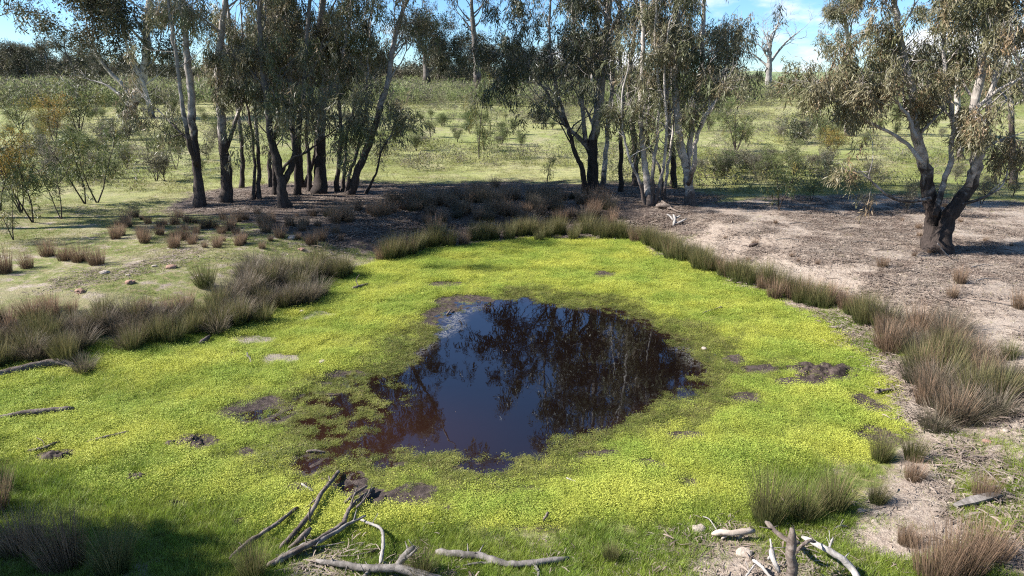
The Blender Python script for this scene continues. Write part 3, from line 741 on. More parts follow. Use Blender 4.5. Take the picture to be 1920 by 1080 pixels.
free_tree(-15.9, 6.4, 6.8, 202, 'second gum on the left bank further out, shading the lower left sedges', bl=1.2, nb=22, lscale=1.9)
free_tree(-18.8, 21.4, 14.5, 203, 'gum left of the view whose long shade reaches the sapling thicket', nb=20, bl=2.5)
free_tree(-20.2, 19.6, 13.5, 204, 'gum just outside the left edge beside the sapling thicket', nb=20, bl=2.5)
print('leaf sprigs', NL)

# middle distance and far trees -------------------------------------------------
def bigtree(px, py, stems, seed, label, **k):
    k.setdefault('opts', dict(leafn=2.2, jit=.35)); k.setdefault('leafk', 'leaf_far'); k.setdefault('nb', 10); k.setdefault('bl', 4.5)
    return T(px, py, stems, seed, label, **k)
bigtree(238,222, [([(238,222),(248,195),(262,165),(272,120),(275,60),(280,0),(282,-60)], .5, .15),
                  ([(248,195),(235,165),(205,135),(180,100),(165,60)], .22, .06),
                  ([(285,215),(275,180),(268,155),(240,90),(225,20)], .22, .06)], 50,
        'big spreading gum with a leaning pale grey trunk behind the left stand', bark='bark_pale', nb=8, bl=4.4, t0=.42, leafk='leaf_far',
        extra=[([(225,178),(200,160),(170,150),(140,140)], .14)])
bigtree(895,180, [([(895,180),(895,140),(892,100),(888,60),(885,20),(884,-20)], .75, .15)], 51,
        'tallest lone gum on the skyline with an open crown, between the two stands', bark='bark_far', nb=10, bl=6.0, t0=.58, opts=dict(leafn=.75, jit=.5), lscale=1.15)
bigtree(800,174, [([(800,174),(800,145),(798,120),(795,95),(790,75)], .8, .2), ([(800,145),(815,125),(832,112)], .3, .1)], 52,
        'dark-trunked gum with a wide fork on the skyline left of the tallest lone gum', nb=11, bl=6, t0=.45, bark='bark_far', opts=dict(leafn=1.2, jit=.6), lscale=1.3)
T(1440,180, [([(1440,180),(1441,150),(1442,120),(1443,95),(1446,70)], .62, .2),
             ([(1441,125),(1425,112),(1408,98)], .22, .05), ([(1443,118),(1458,98),(1478,75),(1500,58)], .25, .05),
             ([(1444,100),(1438,75),(1430,55)], .16, .04), ([(1446,80),(1455,55),(1463,30)], .16, .04)], 53,
  'bare dead tree with twisted grey limbs standing on the skyline', name='dead_tree', bark='bark_dead', leafk=None, nb=7, t0=.45, bl=3.2, opts=dict(leafn=0, up=.3, kids=(3., 2.4, 1.4), wig=.22, maxlv=2))

FARP = []
for k in range(5):
    rnd = np.random.default_rng(300+k)
    root = empty('gum_tree', (0, 0, 0)); hgt = rnd.uniform(9, 12)
    pts = [(0, 0, -.6)]+[(rnd.normal()*.35, rnd.normal()*.35, hgt*t) for t in (.25, .5, .75, 1.)]
    sm = smooth_path(pts, 3); n = len(sm); rr = [.32*(1-.75*i/(n-1)) for i in range(n)]
    sg = Geo(); sg.tube(sm, rr, 7); link('trunk', sg.mesh('trunk', M['bark_pale' if k % 4 == 1 else 'bark_far']), root)
    br = Geo(); leaf = []; o = dict(DEF); o.update(leafn=1.25, jit=.5, maxlv=2, leaflv=1, kids=(4, 3, 2))
    for b in range(11):
        t = .12+.88*((b+rnd.random())/11); i = min(int(t*(n-1)), n-2); az = rnd.uniform(0, 6.283); an = math.radians(rnd.uniform(35, 70))
        grow(br, leaf, sm[i], (math.cos(az)*math.sin(an), math.sin(az)*math.sin(an), math.cos(an)), 3.6*rnd.uniform(.7, 1.1)*(1.2-.5*t), rr[i]*.45, 0, rnd, o)
    tag(link('branches', br.mesh('branches', M['bark_far']), root), kind='stuff'); leafpoints_obj('crown', leaf, 'leaf_far', 1.55, rnd, root)
    FARP.append([root, False])
    print('far proto', len(leaf))
def far_tree(x, y, s, k, label, group, rnd, sink=0.):
    p = FARP[k % 5]
    o = p[0] if not p[1] else copy_tree(p[0]); p[1] = True
    o.location = (x, y, float(H(x, y))-sink); o.rotation_euler = (0, 0, rnd.uniform(0, 6.28)); o.scale = (s*rnd.uniform(.85, 1.2),)*2+(s,)
    h_ = 'shorter ' if s < .72 else ('taller ' if s > .88 else 'middling ')
    w_ = h_ + label + [', pale trunk', ', dark trunk'][0 if k % 5 == 1 else 1] + (', nearer row' if y < 165 else ', further row'); tag(o, w_, 'tree', w_)
rnd = np.random.default_rng(77)
for i in range(26):   # left skyline wood
    px = -260 + 440*rnd.random(); Y = rnd.uniform(135, 190); a = (px-960)/FPX
    far_tree(a*Y*1.0, Y, rnd.uniform(.6, .9), i, 'gum of the wood on the far left skyline', 'gums of the far left skyline wood', rnd)
for i in range(40):   # middle wood
    px = 560 + 560*rnd.random(); Y = rnd.uniform(135, 200); a = (px-960)/FPX
    far_tree(a*Y, Y, rnd.uniform(.6, 1.0), i, 'gum of the wood behind the middle rise', 'gums of the wood behind the middle rise', rnd)
for i in range(16):
    px = 180 + 380*rnd.random(); Y = rnd.uniform(150, 210); a = (px-960)/FPX
    far_tree(a*Y, Y, rnd.uniform(.6, .9), i, 'gum glimpsed through the left stand', 'distant gums glimpsed through the left stand', rnd)
for i in range(16):
    px = 1120 + 260*rnd.random(); Y = rnd.uniform(150, 210); a = (px-960)/FPX
    far_tree(a*Y, Y, rnd.uniform(.3, .5), i, 'gum glimpsed through the right stand', 'distant gums glimpsed through the right stand', rnd)
for i in range(22):
    px = 1560 + 500*rnd.random(); Y = rnd.uniform(150, 220); a = (px-960)/FPX
    far_tree(a*Y, Y, rnd.uniform(.4, .7), i, 'gum on the skyline behind the right hand tree', 'distant gums behind the right hand tree', rnd)

# ------------------------------------------------------------------ shrubs and saplings
def make_shrub(name, key, h, w, seed, stems=4, n=150, bark='bark', up=.5, ls=1.):
    rnd = np.random.default_rng(seed); root = empty(name, (0, 0, 0)); g = Geo(); leaf = []
    for s in range(stems):
        az = rnd.uniform(0, 6.283); p = Vector((0, 0, -.05)); d = Vector((math.cos(az)*w/h*.45, math.sin(az)*w/h*.45, 1)).normalized(); pts = [p]
        for k in range(4):
            d = (d+Vector((rnd.normal()*.15, rnd.normal()*.15, .08))).normalized(); pts.append(pts[-1]+d*h/4*rnd.uniform(.8, 1.05))
        g.tube(pts, [.013*h*(1-.2*k) for k in range(5)], 4, cap=False)
        for b in range(6):
            t = rnd.uniform(.25, 1.); i = min(int(t*4), 3); q = pts[i].lerp(pts[i+1], t*4-i); az2 = rnd.uniform(0, 6.283)
            e = q+Vector((math.cos(az2)*w*.35, math.sin(az2)*w*.35, h*.18*up*2)); g.tube([q, q.lerp(e, .5)+Vector((0, 0, -.02)), e], [.006*h, .004*h, .002*h], 3, cap=False)
            for j in range(max(1, int(n/stems/6))):
                tt = rnd.uniform(.2, 1.15); leaf.append(tuple(q.lerp(e, tt)+Vector((rnd.normal(), rnd.normal(), rnd.normal()))*h*.07))
    link('stems', g.mesh('stems', M[bark]), root); leafpoints_obj('foliage', leaf, key, ls, rnd, root, 1.2)
    return [root, False]
SHR = {'scrub': [make_shrub('scrub_bush', 'scrub', 1.1, .7, 400+i, 6, 110, ls=.9) for i in range(3)],
       'grey': [make_shrub('grey_bush', 'scrub_grey', 1.0, .7, 410+i, 6, 80, ls=.85) for i in range(3)],
       'wattle': [make_shrub('wattle_bush', 'wattle', 1.9, 1.4, 420+i, 4, 170, ls=1.) for i in range(2)],
       'gum': [make_shrub('gum_sapling', 'leaf_green', 2.2, 1.1, 430+i, 2, 66, ls=.7) for i in range(4)],
       'dark': [make_shrub('dark_bush', 'leaf_dark', 1.4, 1.5, 440+i, 6, 130, ls=.75) for i in range(2)],
       'olive': [make_shrub('tall_bush', 'leaf_green', 3.0, 1.9, 450+i, 5, 170, ls=.8) for i in range(2)]}
def lab2(base, px, a, b, py, mid):
    w = base + (', far part, ' if py < mid else ', near part, ') + ['leftmost fifth', 'left of centre', 'centre', 'right of centre', 'rightmost fifth'][min(int((px-a)/(b-a)*5), 4)]
    return w, w
SHN = {'scrub': 'green wispy bush', 'grey': 'grey twiggy bush', 'dark': 'dark leafy bush'}
def shrub(kind, x, y, s, label, cat, rnd, group=None, sz=None):
    L_ = SHR[kind]; p = L_[int(rnd.integers(0, len(L_)))]
    o = p[0] if not p[1] else copy_tree(p[0]); p[1] = True
    o.location = (x, y, float(H(x, y))); o.rotation_euler = (0, 0, rnd.uniform(0, 6.28)); o.scale = (s, s, sz or s)
    for k_ in ('group', 'label'):
        if k_ in o: del o[k_]
    tag(o, label, cat, group); return o
rnd = np.random.default_rng(5)
def sp(kind, px, py, s, label, cat='bush', group=None, sz=None):
    x, y, z = g1(px, py); return shrub(kind, x, y, s, label, cat, rnd, group, sz)
sp('wattle', 105, 275, 1.5, 'rounded yellow wattle on the field at the left, beyond the saplings', 'wattle')
sp('wattle', 40, 400, .95, 'orange-tipped young wattle at the left edge of the sapling thicket', 'wattle', sz=1.3)
sp('gum', 62, 417, .95, 'sapling with two dark stems nearest the left edge of the thicket', 'sapling', sz=1.15)
sp('gum', 115, 411, .8, 'short sapling standing alone in the sunlit grass right of the wattle', 'sapling')
sp('gum', 160, 382, 1.05, 'sapling on the left of the pair in the shade strip', 'sapling', sz=1.15)
sp('gum', 182, 380, 1.1, 'sapling on the right of the pair in the shade strip', 'sapling', sz=1.2)
sp('gum', 25, 450, .6, 'small pale-leaved sapling in front of the thicket at the left edge', 'sapling')
sp('gum', 0, 395, 1.1, 'leafy sapling cut by the left edge of the view', 'sapling', sz=1.3)
sp('gum', 305, 328, .8, 'thin sapling in the sun between the thicket and the left stand', 'sapling')
sp('gum', 330, 318, .8, 'yellowish sapling beside the leftmost trunk of the left stand', 'sapling')
sp('gum', 1026, 342, .55, 'lollipop sapling on the sunny grass left of the right stand', 'sapling')
sp('gum', 898, 298, 1.15, 'slim dark sapling tree standing in the middle of the field', 'sapling', sz=2.2)
sp('olive', 150, 255, 1.3, 'tall dull green bush on the field at the left behind the wattle', 'bush')
sp('olive', 40, 250, 1.0, 'dark green bushy tree near the left edge on the field', 'bush')
sp('dark', 235, 262, 1.2, 'low dark spreading bush at the foot of the big leaning gum', 'bush')
sp('olive', 1380, 285, .9, 'bushy bronze young gum on the field right of the right stand', 'sapling')
sp('dark', 1487, 268, 1.45, 'round dark green bush on the sunny slope at the right', 'bush')
sp('dark', 1500, 185, 2.2, 'dark bush on the crest below the dead tree', 'bush')
sp('olive', 1552, 280, .8, 'pale orange-leaved bush seen beside the left edge of the right hand tree', 'bush')
sp('wattle', 1560, 300, .8, 'orange-tipped bush at the left edge of the right hand tree', 'wattle')
sp('gum', 1460, 395, .8, 'straggly twiggy sapling at the edge of shade on the right bank', 'sapling')
sp('gum', 1522, 378, .45, 'tiny pale-leaved sapling on the right bank near the shade', 'sapling')
for i in range(46):
    px = rnd.uniform(620, 1090); py = 226+ (rnd.random()**1.3)*62; k = ['scrub', 'grey', 'scrub'][i % 3]
    sp(k, px, py, rnd.uniform(.5, 1.2), lab2(SHN[k]+' on the sunny middle field', px, 620, 1090, py, 252)[0], 'bush', lab2(SHN[k]+' on the sunny middle field', px, 620, 1090, py, 252)[0])
for i in range(34):
    px = rnd.uniform(0, 420); py = rnd.uniform(215, 340); k = ['scrub', 'grey', 'grey'][i % 3]
    sp(k, px, py, rnd.uniform(.7, 1.35), lab2(SHN[k]+' on the left field', px, 0, 420, py, 275)[0], 'bush', lab2(SHN[k]+' on the left field', px, 0, 420, py, 275)[0])
for i in range(26):
    px = rnd.uniform(1310, 1560); py = 318+rnd.uniform(-6, 18); k = ['scrub', 'grey', 'dark', 'grey'][i % 4]
    sp(k, px, py, rnd.uniform(.5, .75) if k == 'dark' else rnd.uniform(.7, 1.1), lab2(SHN[k]+' in the belt on the right field', px, 1310, 1560, py, 324)[0], 'bush', lab2(SHN[k]+' in the belt on the right field', px, 1310, 1560, py, 324)[0])
for i in range(34):
    px = rnd.uniform(1320, 1920); py = rnd.uniform(208, 275); k = ['scrub', 'grey', 'scrub'][i % 3]
    sp(k, px, py, rnd.uniform(.6, 1.2), lab2(SHN[k]+' on the right field slope', px, 1320, 1920, py, 240)[0], 'bush', lab2(SHN[k]+' on the right field slope', px, 1320, 1920, py, 240)[0])
for i in range(14):
    px = rnd.uniform(1620, 1920); py = rnd.uniform(330, 420)
    sp('grey', px, py, rnd.uniform(.5, .8), lab2('thin twiggy bush behind the right hand tree', px, 1620, 1920, py, 375)[0], 'bush', lab2('thin twiggy bush behind the right hand tree', px, 1620, 1920, py, 375)[0])
# heath on the rise: uncountable
N = 9500
hx_ = []; 
Yh = 74 + 90*rnd.random(N)**1.2; ph = rnd.uniform(-350, 2250, N); Xh = (ph-960)/FPX*Yh
dens = fbm(Xh, Yh, 3, .05) + sstep(74, 105, Yh)*.5 - .25*sstep(1250, 1500, ph)*sstep(110, 80, Yh) ; kp = dens > .62; Xh, Yh = Xh[kp], Yh[kp]
n = len(Xh); P3 = np.stack([Xh, Yh, H(Xh, Yh)], 1)
hs = []
for i, key in enumerate(('heath', 'heath', 'scrub_grey')):
    hs.append(src_obj('heath_bush', leaves_mesh('heath_bush', M[key], 90, 1, .42, .34, .06, -1.0, 500+i)))
scatter('heath', 'heath', hs, P3+np.array([0, 0, .3]), np.stack([np.zeros(n), np.zeros(n), rnd.uniform(0, 6.28, n)], 1), rnd.uniform(.5, 1.2, n)*(.5+1.2*fbm(Xh, Yh, 3, .2))*1.3,
        rnd.integers(0, 3, n), label='green and grey heath covering the rise in front of the far wood', cat='heath')

for i in range(34):
    px = rnd.uniform(-20, 300); py = 192+rnd.random()*135; k = ['scrub', 'grey', 'olive', 'grey', 'scrub'][i % 5]
    sp(k, px, py, rnd.uniform(.28, .45) if k == 'olive' else rnd.uniform(.5, 1.0), lab2({'olive': 'bushy young gum'}.get(k, SHN.get(k))+' in the left scrub', px, -20, 300, py, 250)[0], 'bush', lab2({'olive': 'bushy young gum'}.get(k, SHN.get(k))+' in the left scrub', px, -20, 300, py, 250)[0])
def wood_mass(N, p0, p1, y0, y1, hmax, label, seed):
    r = np.random.default_rng(seed); px = r.uniform(p0, p1, N); Y = r.uniform(y0, y1, N); X = (px-960)/FPX*Y
    top = hmax*(.45+.9*fbm(X, Y, 3, .11)); Z = H(X, Y)+r.random(N)**.8*top
    scatter('far_wood', 'farwood', fw, np.stack([X, Y, Z], 1), r.uniform(0, 6.28, (N, 3)), r.uniform(.6, 1.3, N), r.integers(0, 3, N), label=label, cat='wood')
fw = [src_obj('wood_clump', leaves_mesh('wood_clump', M['leaf_far'], 150, 2.2, .9, .55, .22, .9, 560+i)) for i in range(3)]
wood_mass(2300, -450, 640, 180, 235, 5.5, 'dark mass of gum wood along the left skyline', 21)
wood_mass(1700, 560, 1180, 185, 235, 5.0, 'dark mass of gum wood behind the middle rise', 22)
wood_mass(700, 1180, 1400, 190, 235, 2.5, 'low mass of wood seen through the right stand', 23)
wood_mass(1500, 1560, 2400, 190, 250, 3.2, 'mass of wood along the skyline behind the right hand tree', 24)

# ------------------------------------------------------------------ sedge tussocks
TU = {'sedge': [blades_mesh('sedge_tussock', M['sedge'], 560, .17, .74, 14, .007, 600+i, curl=.4) for i in range(5)],
      'sedge_grey': [blades_mesh('grey_tussock', M['sedge_grey'], 640, .21, .70, 20, .007, 610+i, segs=4, curl=1.15) for i in range(5)],
      'sedge_brown': [blades_mesh('brown_tussock', M['sedge_brown'], 420, .17, .66, 13, .007, 620+i, curl=.25) for i in range(5)]}
TU['near'] = [blades_mesh('fine_sedge_tussock', M['sedge'], 850, .14, .72, 14, .0046, 630+i, segs=4, curl=.35) for i in range(4)]
TU['near_brown'] = [blades_mesh('fine_brown_tussock', M['sedge_brown'], 850, .18, .62, 11, .0042, 640+i, segs=4, curl=.25) for i in range(4)]
NAMES = {'near': 'sedge_tussock', 'near_brown': 'brown_grass_tussock', 'sedge': 'sedge_tussock', 'sedge_grey': 'grey_sedge_tussock', 'sedge_brown': 'brown_grass_tussock'}
NT_COUNT = 0
COLN = {'sedge': 'olive', 'sedge_grey': 'greyish', 'sedge_brown': 'brown'}
def third(t, names): return names[min(int(t*len(names)), len(names)-1)]
def tus(kind, x, y, s, label, group=None, sz=None):
    global NT_COUNT; NT_COUNT += 1
    v = TU[kind]; o = link(NAMES[kind], v[int(rnd.integers(0, len(v)))]); o.location = (x, y, max(float(H(x, y)), 0)-.01)
    o.rotation_euler = (rnd.normal()*.05, rnd.normal()*.05, rnd.uniform(0, 6.28)); o.scale = (s, s, sz or s*rnd.uniform(.9, 1.15))
    tag(o, label, 'tussock', group); return o
def band(path, wid, spacing, kinds, s0, s1, label, group):
    p = np.array(path, float); x, y, z = gp(p[:, 0], p[:, 1]); P = np.stack([x, y], 1); seg = np.hypot(*np.diff(P, axis=0).T)
    for i in range(len(seg)):
        m = max(1, int(round(seg[i]/spacing)))
        for k in range(m):
            t = (k+rnd.random())/m; q = P[i]*(1-t)+P[i+1]*t; s = s0+(s1-s0)*((i+t)/len(seg))
            kd = kinds[int(rnd.integers(0, len(kinds)))]
            f = rnd.uniform(.75, 1.15); u = (i+t)/len(seg)
            wd = 'small ' if f < .86 else ('large ' if f > 1.04 else '')
            where = third(u, ['left end of ', 'left half of ', 'middle of ', 'right half of ', 'right end of '])
            tus(kd, q[0]+rnd.normal()*wid, q[1]+rnd.normal()*wid, s*f, wd+COLN[kd]+' tussock at the '+where+label, wd+COLN[kd]+' tussocks at the '+where+label)
G1 = 'sedges of the dense left bank bed'
band([(-140,700),(0,684),(90,672),(170,672),(240,650),(330,632),(410,618),(480,604)], .18, .17, ['sedge', 'sedge', 'sedge_grey'], .72, .78, 'the front of the left bank bed', G1)
band([(-140,660),(0,648),(120,640),(250,622),(350,606),(440,592),(520,580),(590,548)], .26, .12, ['sedge_grey', 'sedge_grey', 'sedge'], .72, .78, 'the second row of the left bank bed', 'grey sedges of the dense left bank bed')
band([(-100,615),(0,610),(130,600),(260,590),(360,578)], .25, .22, ['sedge', 'sedge_brown'], .7, .7, 'the back of the left bank bed', 'sedges at the back of the left bank bed')
band([(400,550),(470,548),(540,535),(600,515),(645,495)], .28, .17, ['sedge_grey', 'sedge_grey', 'sedge'], .92, .8, 'the tall clump at the pond left corner', 'sedges of the tall left corner clump')
band([(420,520),(480,520),(540,508)], .25, .28, ['sedge_grey'], .95, .85, 'the back of the tall left corner clump', 'sedges at the back of the left corner clump')
band([(700,487),(740,480),(800,468),(850,459),(900,449)], .16, .19, ['sedge', 'sedge', 'sedge_brown'], .95, .85, 'the sunlit row on the far bank', 'sunlit sedges of the far bank')
band([(900,450),(990,442),(1080,442),(1180,445)], .2, .17, ['sedge', 'sedge'], .85, .85, 'the shaded row across the far bank', 'shaded sedges of the far bank')
band([(1192,447),(1240,470),(1300,494),(1360,514),(1430,537)], .12, .15, ['sedge', 'sedge', 'sedge', 'sedge_brown'], .82, .85, 'the neat row on the far right bank', 'sedges of the far right row')
band([(1430,537),(1490,556),(1560,578),(1625,605),(1660,625)], .17, .15, ['sedge', 'sedge_brown', 'sedge'], .85, .85, 'the stretch midway along the right bank', 'sedges of the middle right bank')
band([(1660,630),(1710,655),(1760,690),(1800,730),(1790,775),(1760,800)], .26, .11, ['sedge_brown', 'sedge', 'sedge_grey'], .88, .85, 'the thick bed on the right bank', 'sedges of the thick right bank bed')
band([(1690,605),(1760,640),(1820,680),(1840,720)], .18, .22, ['sedge_brown', 'sedge_grey'], .9, .9, 'the back of the thick right bank bed', 'tussocks at the back of the right bank bed')
band([(560,420),(700,405),(860,400),(1000,404),(1160,408)], .6, .24, ['sedge_brown', 'sedge_grey', 'sedge_brown'], .85, .9, 'the shaded row in front of the stands', 'red-brown tussocks in the shade')
band([(740,385),(860,378),(960,372),(1080,385)], .9, .13, ['sedge_brown', 'sedge_brown', 'sedge_grey'], 1.0, 1.0, 'the tall row between the two stands', 'red-brown tussocks between the stands')
for (px, py, k, s, lb) in [
    (8,512,'sedge_brown',.95,'brown tussock cut by the left edge on the upper left bank'), (52,503,'sedge_brown',.7,'small brown tussock just left of the wide brown clump on the upper left bank'),
    (90,480,'sedge_brown',.85,'left end tussock of the wide brown clump on the upper left bank'), (122,488,'sedge_brown',.8,'middle tussock of the wide brown clump on the upper left bank'),
    (150,490,'sedge_brown',.95,'tallest tussock of the wide brown clump on the upper left bank'), (182,496,'sedge_brown',.9,'right end tussock of the wide brown clump on the upper left bank'),
    (345,450,'sedge_brown',.75,'pinkish brown tussock on bare soil in front of the left stand'), (300,440,'sedge_brown',.6,'low pinkish tussock left of the bare soil before the left stand'),
    (385,428,'sedge_brown',.85,'brown tussock at the shade edge in front of the leftmost trunk'), (430,432,'sedge_brown',.8,'brown tussock at the shade edge before the swollen gum'),
    (495,425,'sedge_brown',.8,'brown tussock in the shade before the forked gum'), (545,424,'sedge_brown',.85,'right hand brown tussock in the shade before the forked gum'),
    (58,598,'sedge_brown',.9,'lone brown tussock on the green flat behind the left bank bed'),
    (1438,985,'sedge',.92,'large round green sedge left of the foreground pair by the dead stump'), (1505,975,'sedge',.78,'middle sedge of the three behind the dead stump'),
    (1560,958,'sedge',.8,'right hand brown-green sedge of the three behind the dead stump'), (1643,942,'sedge',.5,'small sedge standing alone right of the three foreground sedges'),
    (1650,864,'sedge',.62,'fan shaped sedge standing alone at the right edge of the weed mat'), (1712,862,'sedge',.62,'sedge standing right beside the fan shaped sedge'),
    (1713,900,'sedge_brown',.5,'little brown tuft below the fan shaped sedge'),
    (1750,1085,'sedge_brown',.85,'left tussock of the big red-brown clump in the lower right corner'), (1795,1075,'sedge_brown',.95,'middle tussock of the big red-brown clump in the lower right corner'),
    (1850,1045,'sedge_brown',.85,'right tussock of the big red-brown clump in the lower right corner'), (1700,1020,'sedge_brown',.45,'thin red-brown tuft left of the lower right clump'),
    (1845,935,'sedge_brown',.55,'wispy brown tuft by the grey plank on the right bank'),
    (475,1085,'sedge',.62,'dark sedge at the bottom edge beside the fallen branches'), (790,1082,'sedge',.60,'dark sedge at the bottom edge behind the pale forked log'),
    (1145,1050,'sedge',.36,'small green sedge at the bottom middle of the view'), (1883,747,'sedge',.75,'sedge standing alone at the right edge below the thick bed'),
    (1890,672,'sedge',.6,'small sedge at the right edge beside the thick bed'), (1655,502,'sedge_brown',.55,'low brown tuft on the bare bank left of the right hand tree'),
    (1800,530,'sedge_brown',.65,'brown tuft on the bare bank below the right hand tree'), (1785,558,'sedge_brown',.5,'smaller brown tuft below the one under the right hand tree'),
    (1912,578,'sedge_brown',.7,'brown tussock cut by the right edge on the bare bank'), (40,1035,'sedge_brown',.95,'shaded brown clump in the lower left corner at the edge'),
    (120,1060,'sedge_brown',1.0,'shaded brown clump in the lower left corner, second from the edge'), (215,1075,'sedge_grey',.8,'shaded grey tussock in the lower left corner, right of the brown clumps'),
    (-20,960,'sedge_brown',.9,'shaded brown tussock cut by the left edge low down'), (1010,452,'sedge',.6,'little sedge at the far shore of the weed mat')]:
    x, y, z = g1(px, py)
    if y < 8.6: k = 'near_brown' if k == 'sedge_brown' else 'near'
    tus(k, x, y, s, lb)
for i in range(62):
    px, py = 210+430*rnd.random(), rnd.uniform(402, 466); x, y, z = g1(px, py)
    tus('sedge_brown', x, y, rnd.uniform(.3, .78), *lab2('short dry tuft on the upper left bank soil', px, 210, 640, py, 440))
for i in range(20):
    px, py = rnd.uniform(1320, 1900), rnd.uniform(385, 500); x, y, z = g1(px, py)
    tus('sedge_brown', x, y, rnd.uniform(.2, .4), *lab2('short dry tuft on the littered right bank', px, 1320, 1900, py, 440))
print('tussocks', NT_COUNT)
def drop(o):
    for c in list(o.children): drop(c)
    bpy.data.objects.remove(o)
for v in SHR.values():
    for p in v:
        if not p[1]: drop(p[0])

# ------------------------------------------------------------------ ground cover (stuff)
weed_src = [src_obj('weed_clump', mat_leaves('weed_clump', M['weed'], 120, .055, .0135, .0072, 700+i)) for i in range(4)]
weedd_src = [src_obj('dark_weed_clump', mat_leaves('dark_weed_clump', M['weed_dark'], 44, .042, .020, .008, 710+i)) for i in range(4)]
grass_src = [src_obj('grass_tuft', blades_mesh('grass_tuft', M['grass'], 26, .035, .12, 34, .006, 720+i, segs=2)) for i in range(4)]
dry_src = [src_obj('field_tuft', blades_mesh('field_tuft', M['grass_dry'], 22, .04, .07, 50, .006, 730+i, segs=2)) for i in range(4)]
def cover(name, key, srcs, n, xr, yr, fn, s0, s1, label, cat, zoff=0., flat=1., tilt=.15, seed=0, power=1.):
    r = np.random.default_rng(seed); x = r.uniform(xr[0], xr[1], n); y = yr[0]+(yr[1]-yr[0])*r.random(n)**power
    inv = np.abs(x) < y*.80+1.0; x, y = x[inv], y[inv]
    p = fn(x, y); k = r.random(len(x)) < p; x, y, p = x[k], y[k], p[k]
    z = np.maximum(H(x, y), .0)+zoff; m = len(x)
    sc = r.uniform(s0, s1, m)*(.7+.3*np.clip(p, 0, 1)); scl = np.stack([sc, sc, sc*flat], 1)
    rot = np.stack([r.normal(0, tilt, m), r.normal(0, tilt, m), r.uniform(0, 6.28, m)], 1)
    print(name, m)
    return scatter(name, key, srcs, np.stack([x, y, z], 1), rot, scl, r.integers(0, len(srcs), m), label=label, cat=cat)
def grid_at(Am, x, y):
    i = np.clip(np.searchsorted(XS, x)-1, 0, nx-1); j = np.clip(np.searchsorted(YS, y)-1, 0, ny-1); return Am[i, j]
wet_zone = lambda x, y: sstep(1.35, .25, grid_at(dW, x, y) + (fbm(x, y, 3, 1.1)-.5)*1.0)
left_shallow = sdf(poly([(560,720),(700,700),(740,740),(690,800),(640,830),(600,850),(540,830),(520,770)]), GX, GY)
def f_weed(x, y):
    w = grid_at(dW, x, y); m = grid_at(A['mat'], x, y); md = grid_at(np.maximum(mud, flat), x, y)
    return m*(1-md*.97)*(1-.93*wet_zone(x, y))*(w > .1)*(.30+.70*sstep(.36, .5, fbm(x, y, 4, 1.9)))*(.45+.55*sstep(.38, .5, fbm(x+9, y, 3, 7)))
def f_dark(x, y):
    w = grid_at(dW, x, y); m = grid_at(A['mat'], x, y); md = grid_at(mud, x, y)
    gaps = sstep(.40, .56, fbm(x, y, 4, 2.2))
    floatz = sstep(.35, -.3, grid_at(left_shallow, x, y))*sstep(.5, .6, fbm(x, y, 4, 4.6))*.45
    rim = sstep(-.28, .12, w+(fbm(x, y, 3, 3)-.5)*.5)*(.35+.65*gaps)
    return np.maximum(m*(1-md*.97)*wet_zone(x, y)*rim, floatz*(wet_zone(x, y) > .2))
def edge_grass(x, y):
    dm = grid_at(dM, x, y); md = grid_at(mud, x, y)
    e = np.exp(-((dm-.15)/.75)**2)*sstep(.42, .6, fbm(x, y, 3, .9))
    fl = sstep(-2.0, -5.5, x)*sstep(9.5, 6.5, y)          # lower left lushness
    fr = sstep(8.2, 6.4, y)*sstep(.4, .58, fbm(x, y, 3, 1.0))*sstep(.6, -.2, -dm)*.9*(1-.85*sstep(.3, -.3, sdf(FRONT, x, y))*sstep(.36, .5, fbm(x+3, y, 3, 1.6)))
    lb = sstep(-4, -6, x)*sstep(11.0, 9.5, y)*sstep(9, 9.8, y)*.6
    return np.clip(e*.8+fl*.8+fr+lb, 0, 1)*(1-md)*(1-grid_at(A['litter'], x, y))
cover('pond_weed', 'weed', weed_src, 560000, (-9.5, 11), (5.6, 21), f_weed, .7, 1.7, 'bright yellow-green weed mat around the open water', 'pond weed', flat=.75, tilt=.2, seed=1, power=1.15)
cover('marginal_weed', 'weedd', weedd_src, 260000, (-5.5, 7), (6.6, 17), f_dark, .7, 1.4, 'olive weed straggling into the brown water at the pond margin', 'pond weed', flat=.55, seed=2)
cover('green_grass', 'grass', grass_src, 520000, (-10, 12), (4.9, 20), edge_grass, .5, 1.25, 'fresh green grass along the pond margin and in the lower left', 'grass', seed=3)
def f_field(x, y):
    d = grid_at(A['dirt'], x, y); m = grid_at(A['mat'], x, y); l = grid_at(A['litter'], x, y)
    return np.clip((1-.85*sstep(.3, .9, d))*(1-m)*(1-l)*sstep(.33, .55, fbm(x, y, 3, .7)), 0, 1)
cover('field_grass', 'dry', dry_src, 420000, (-26, 28), (5, 40), f_field, .8, 2.1, 'short yellow-green grass of the banks and the near field', 'grass', seed=4)
cover('mid_field_grass', 'dry', dry_src, 150000, (-75, 75), (26, 95), lambda x, y: sstep(.38, .6, fbm(x, y, 4, .22))*(1-grid_at(A['litter'], x, y)), 2., 5., 'dry grass tufts across the open field', 'grass', seed=14, power=1.3)
pad_src = [src_obj('paddock_scrub_tuft', leaves_mesh('paddock_scrub_tuft', M[k_], 46, .5, .2, .22, .03, -1., 900+i)) for i, k_ in enumerate(('scrub', 'scrub_grey', 'grass_dry', 'scrub_grey'))]
cover('paddock_scrub', 'pad', pad_src, 42000, (-110, 110), (27, 130), lambda x, y: sstep(.42, .62, fbm(x, y, 4, .13))*(1-grid_at(A['litter'], x, y)), .35, 1.5, 'rough olive and straw herbage dotted over the paddock', 'scrub', seed=15, power=1.2, flat=.7)
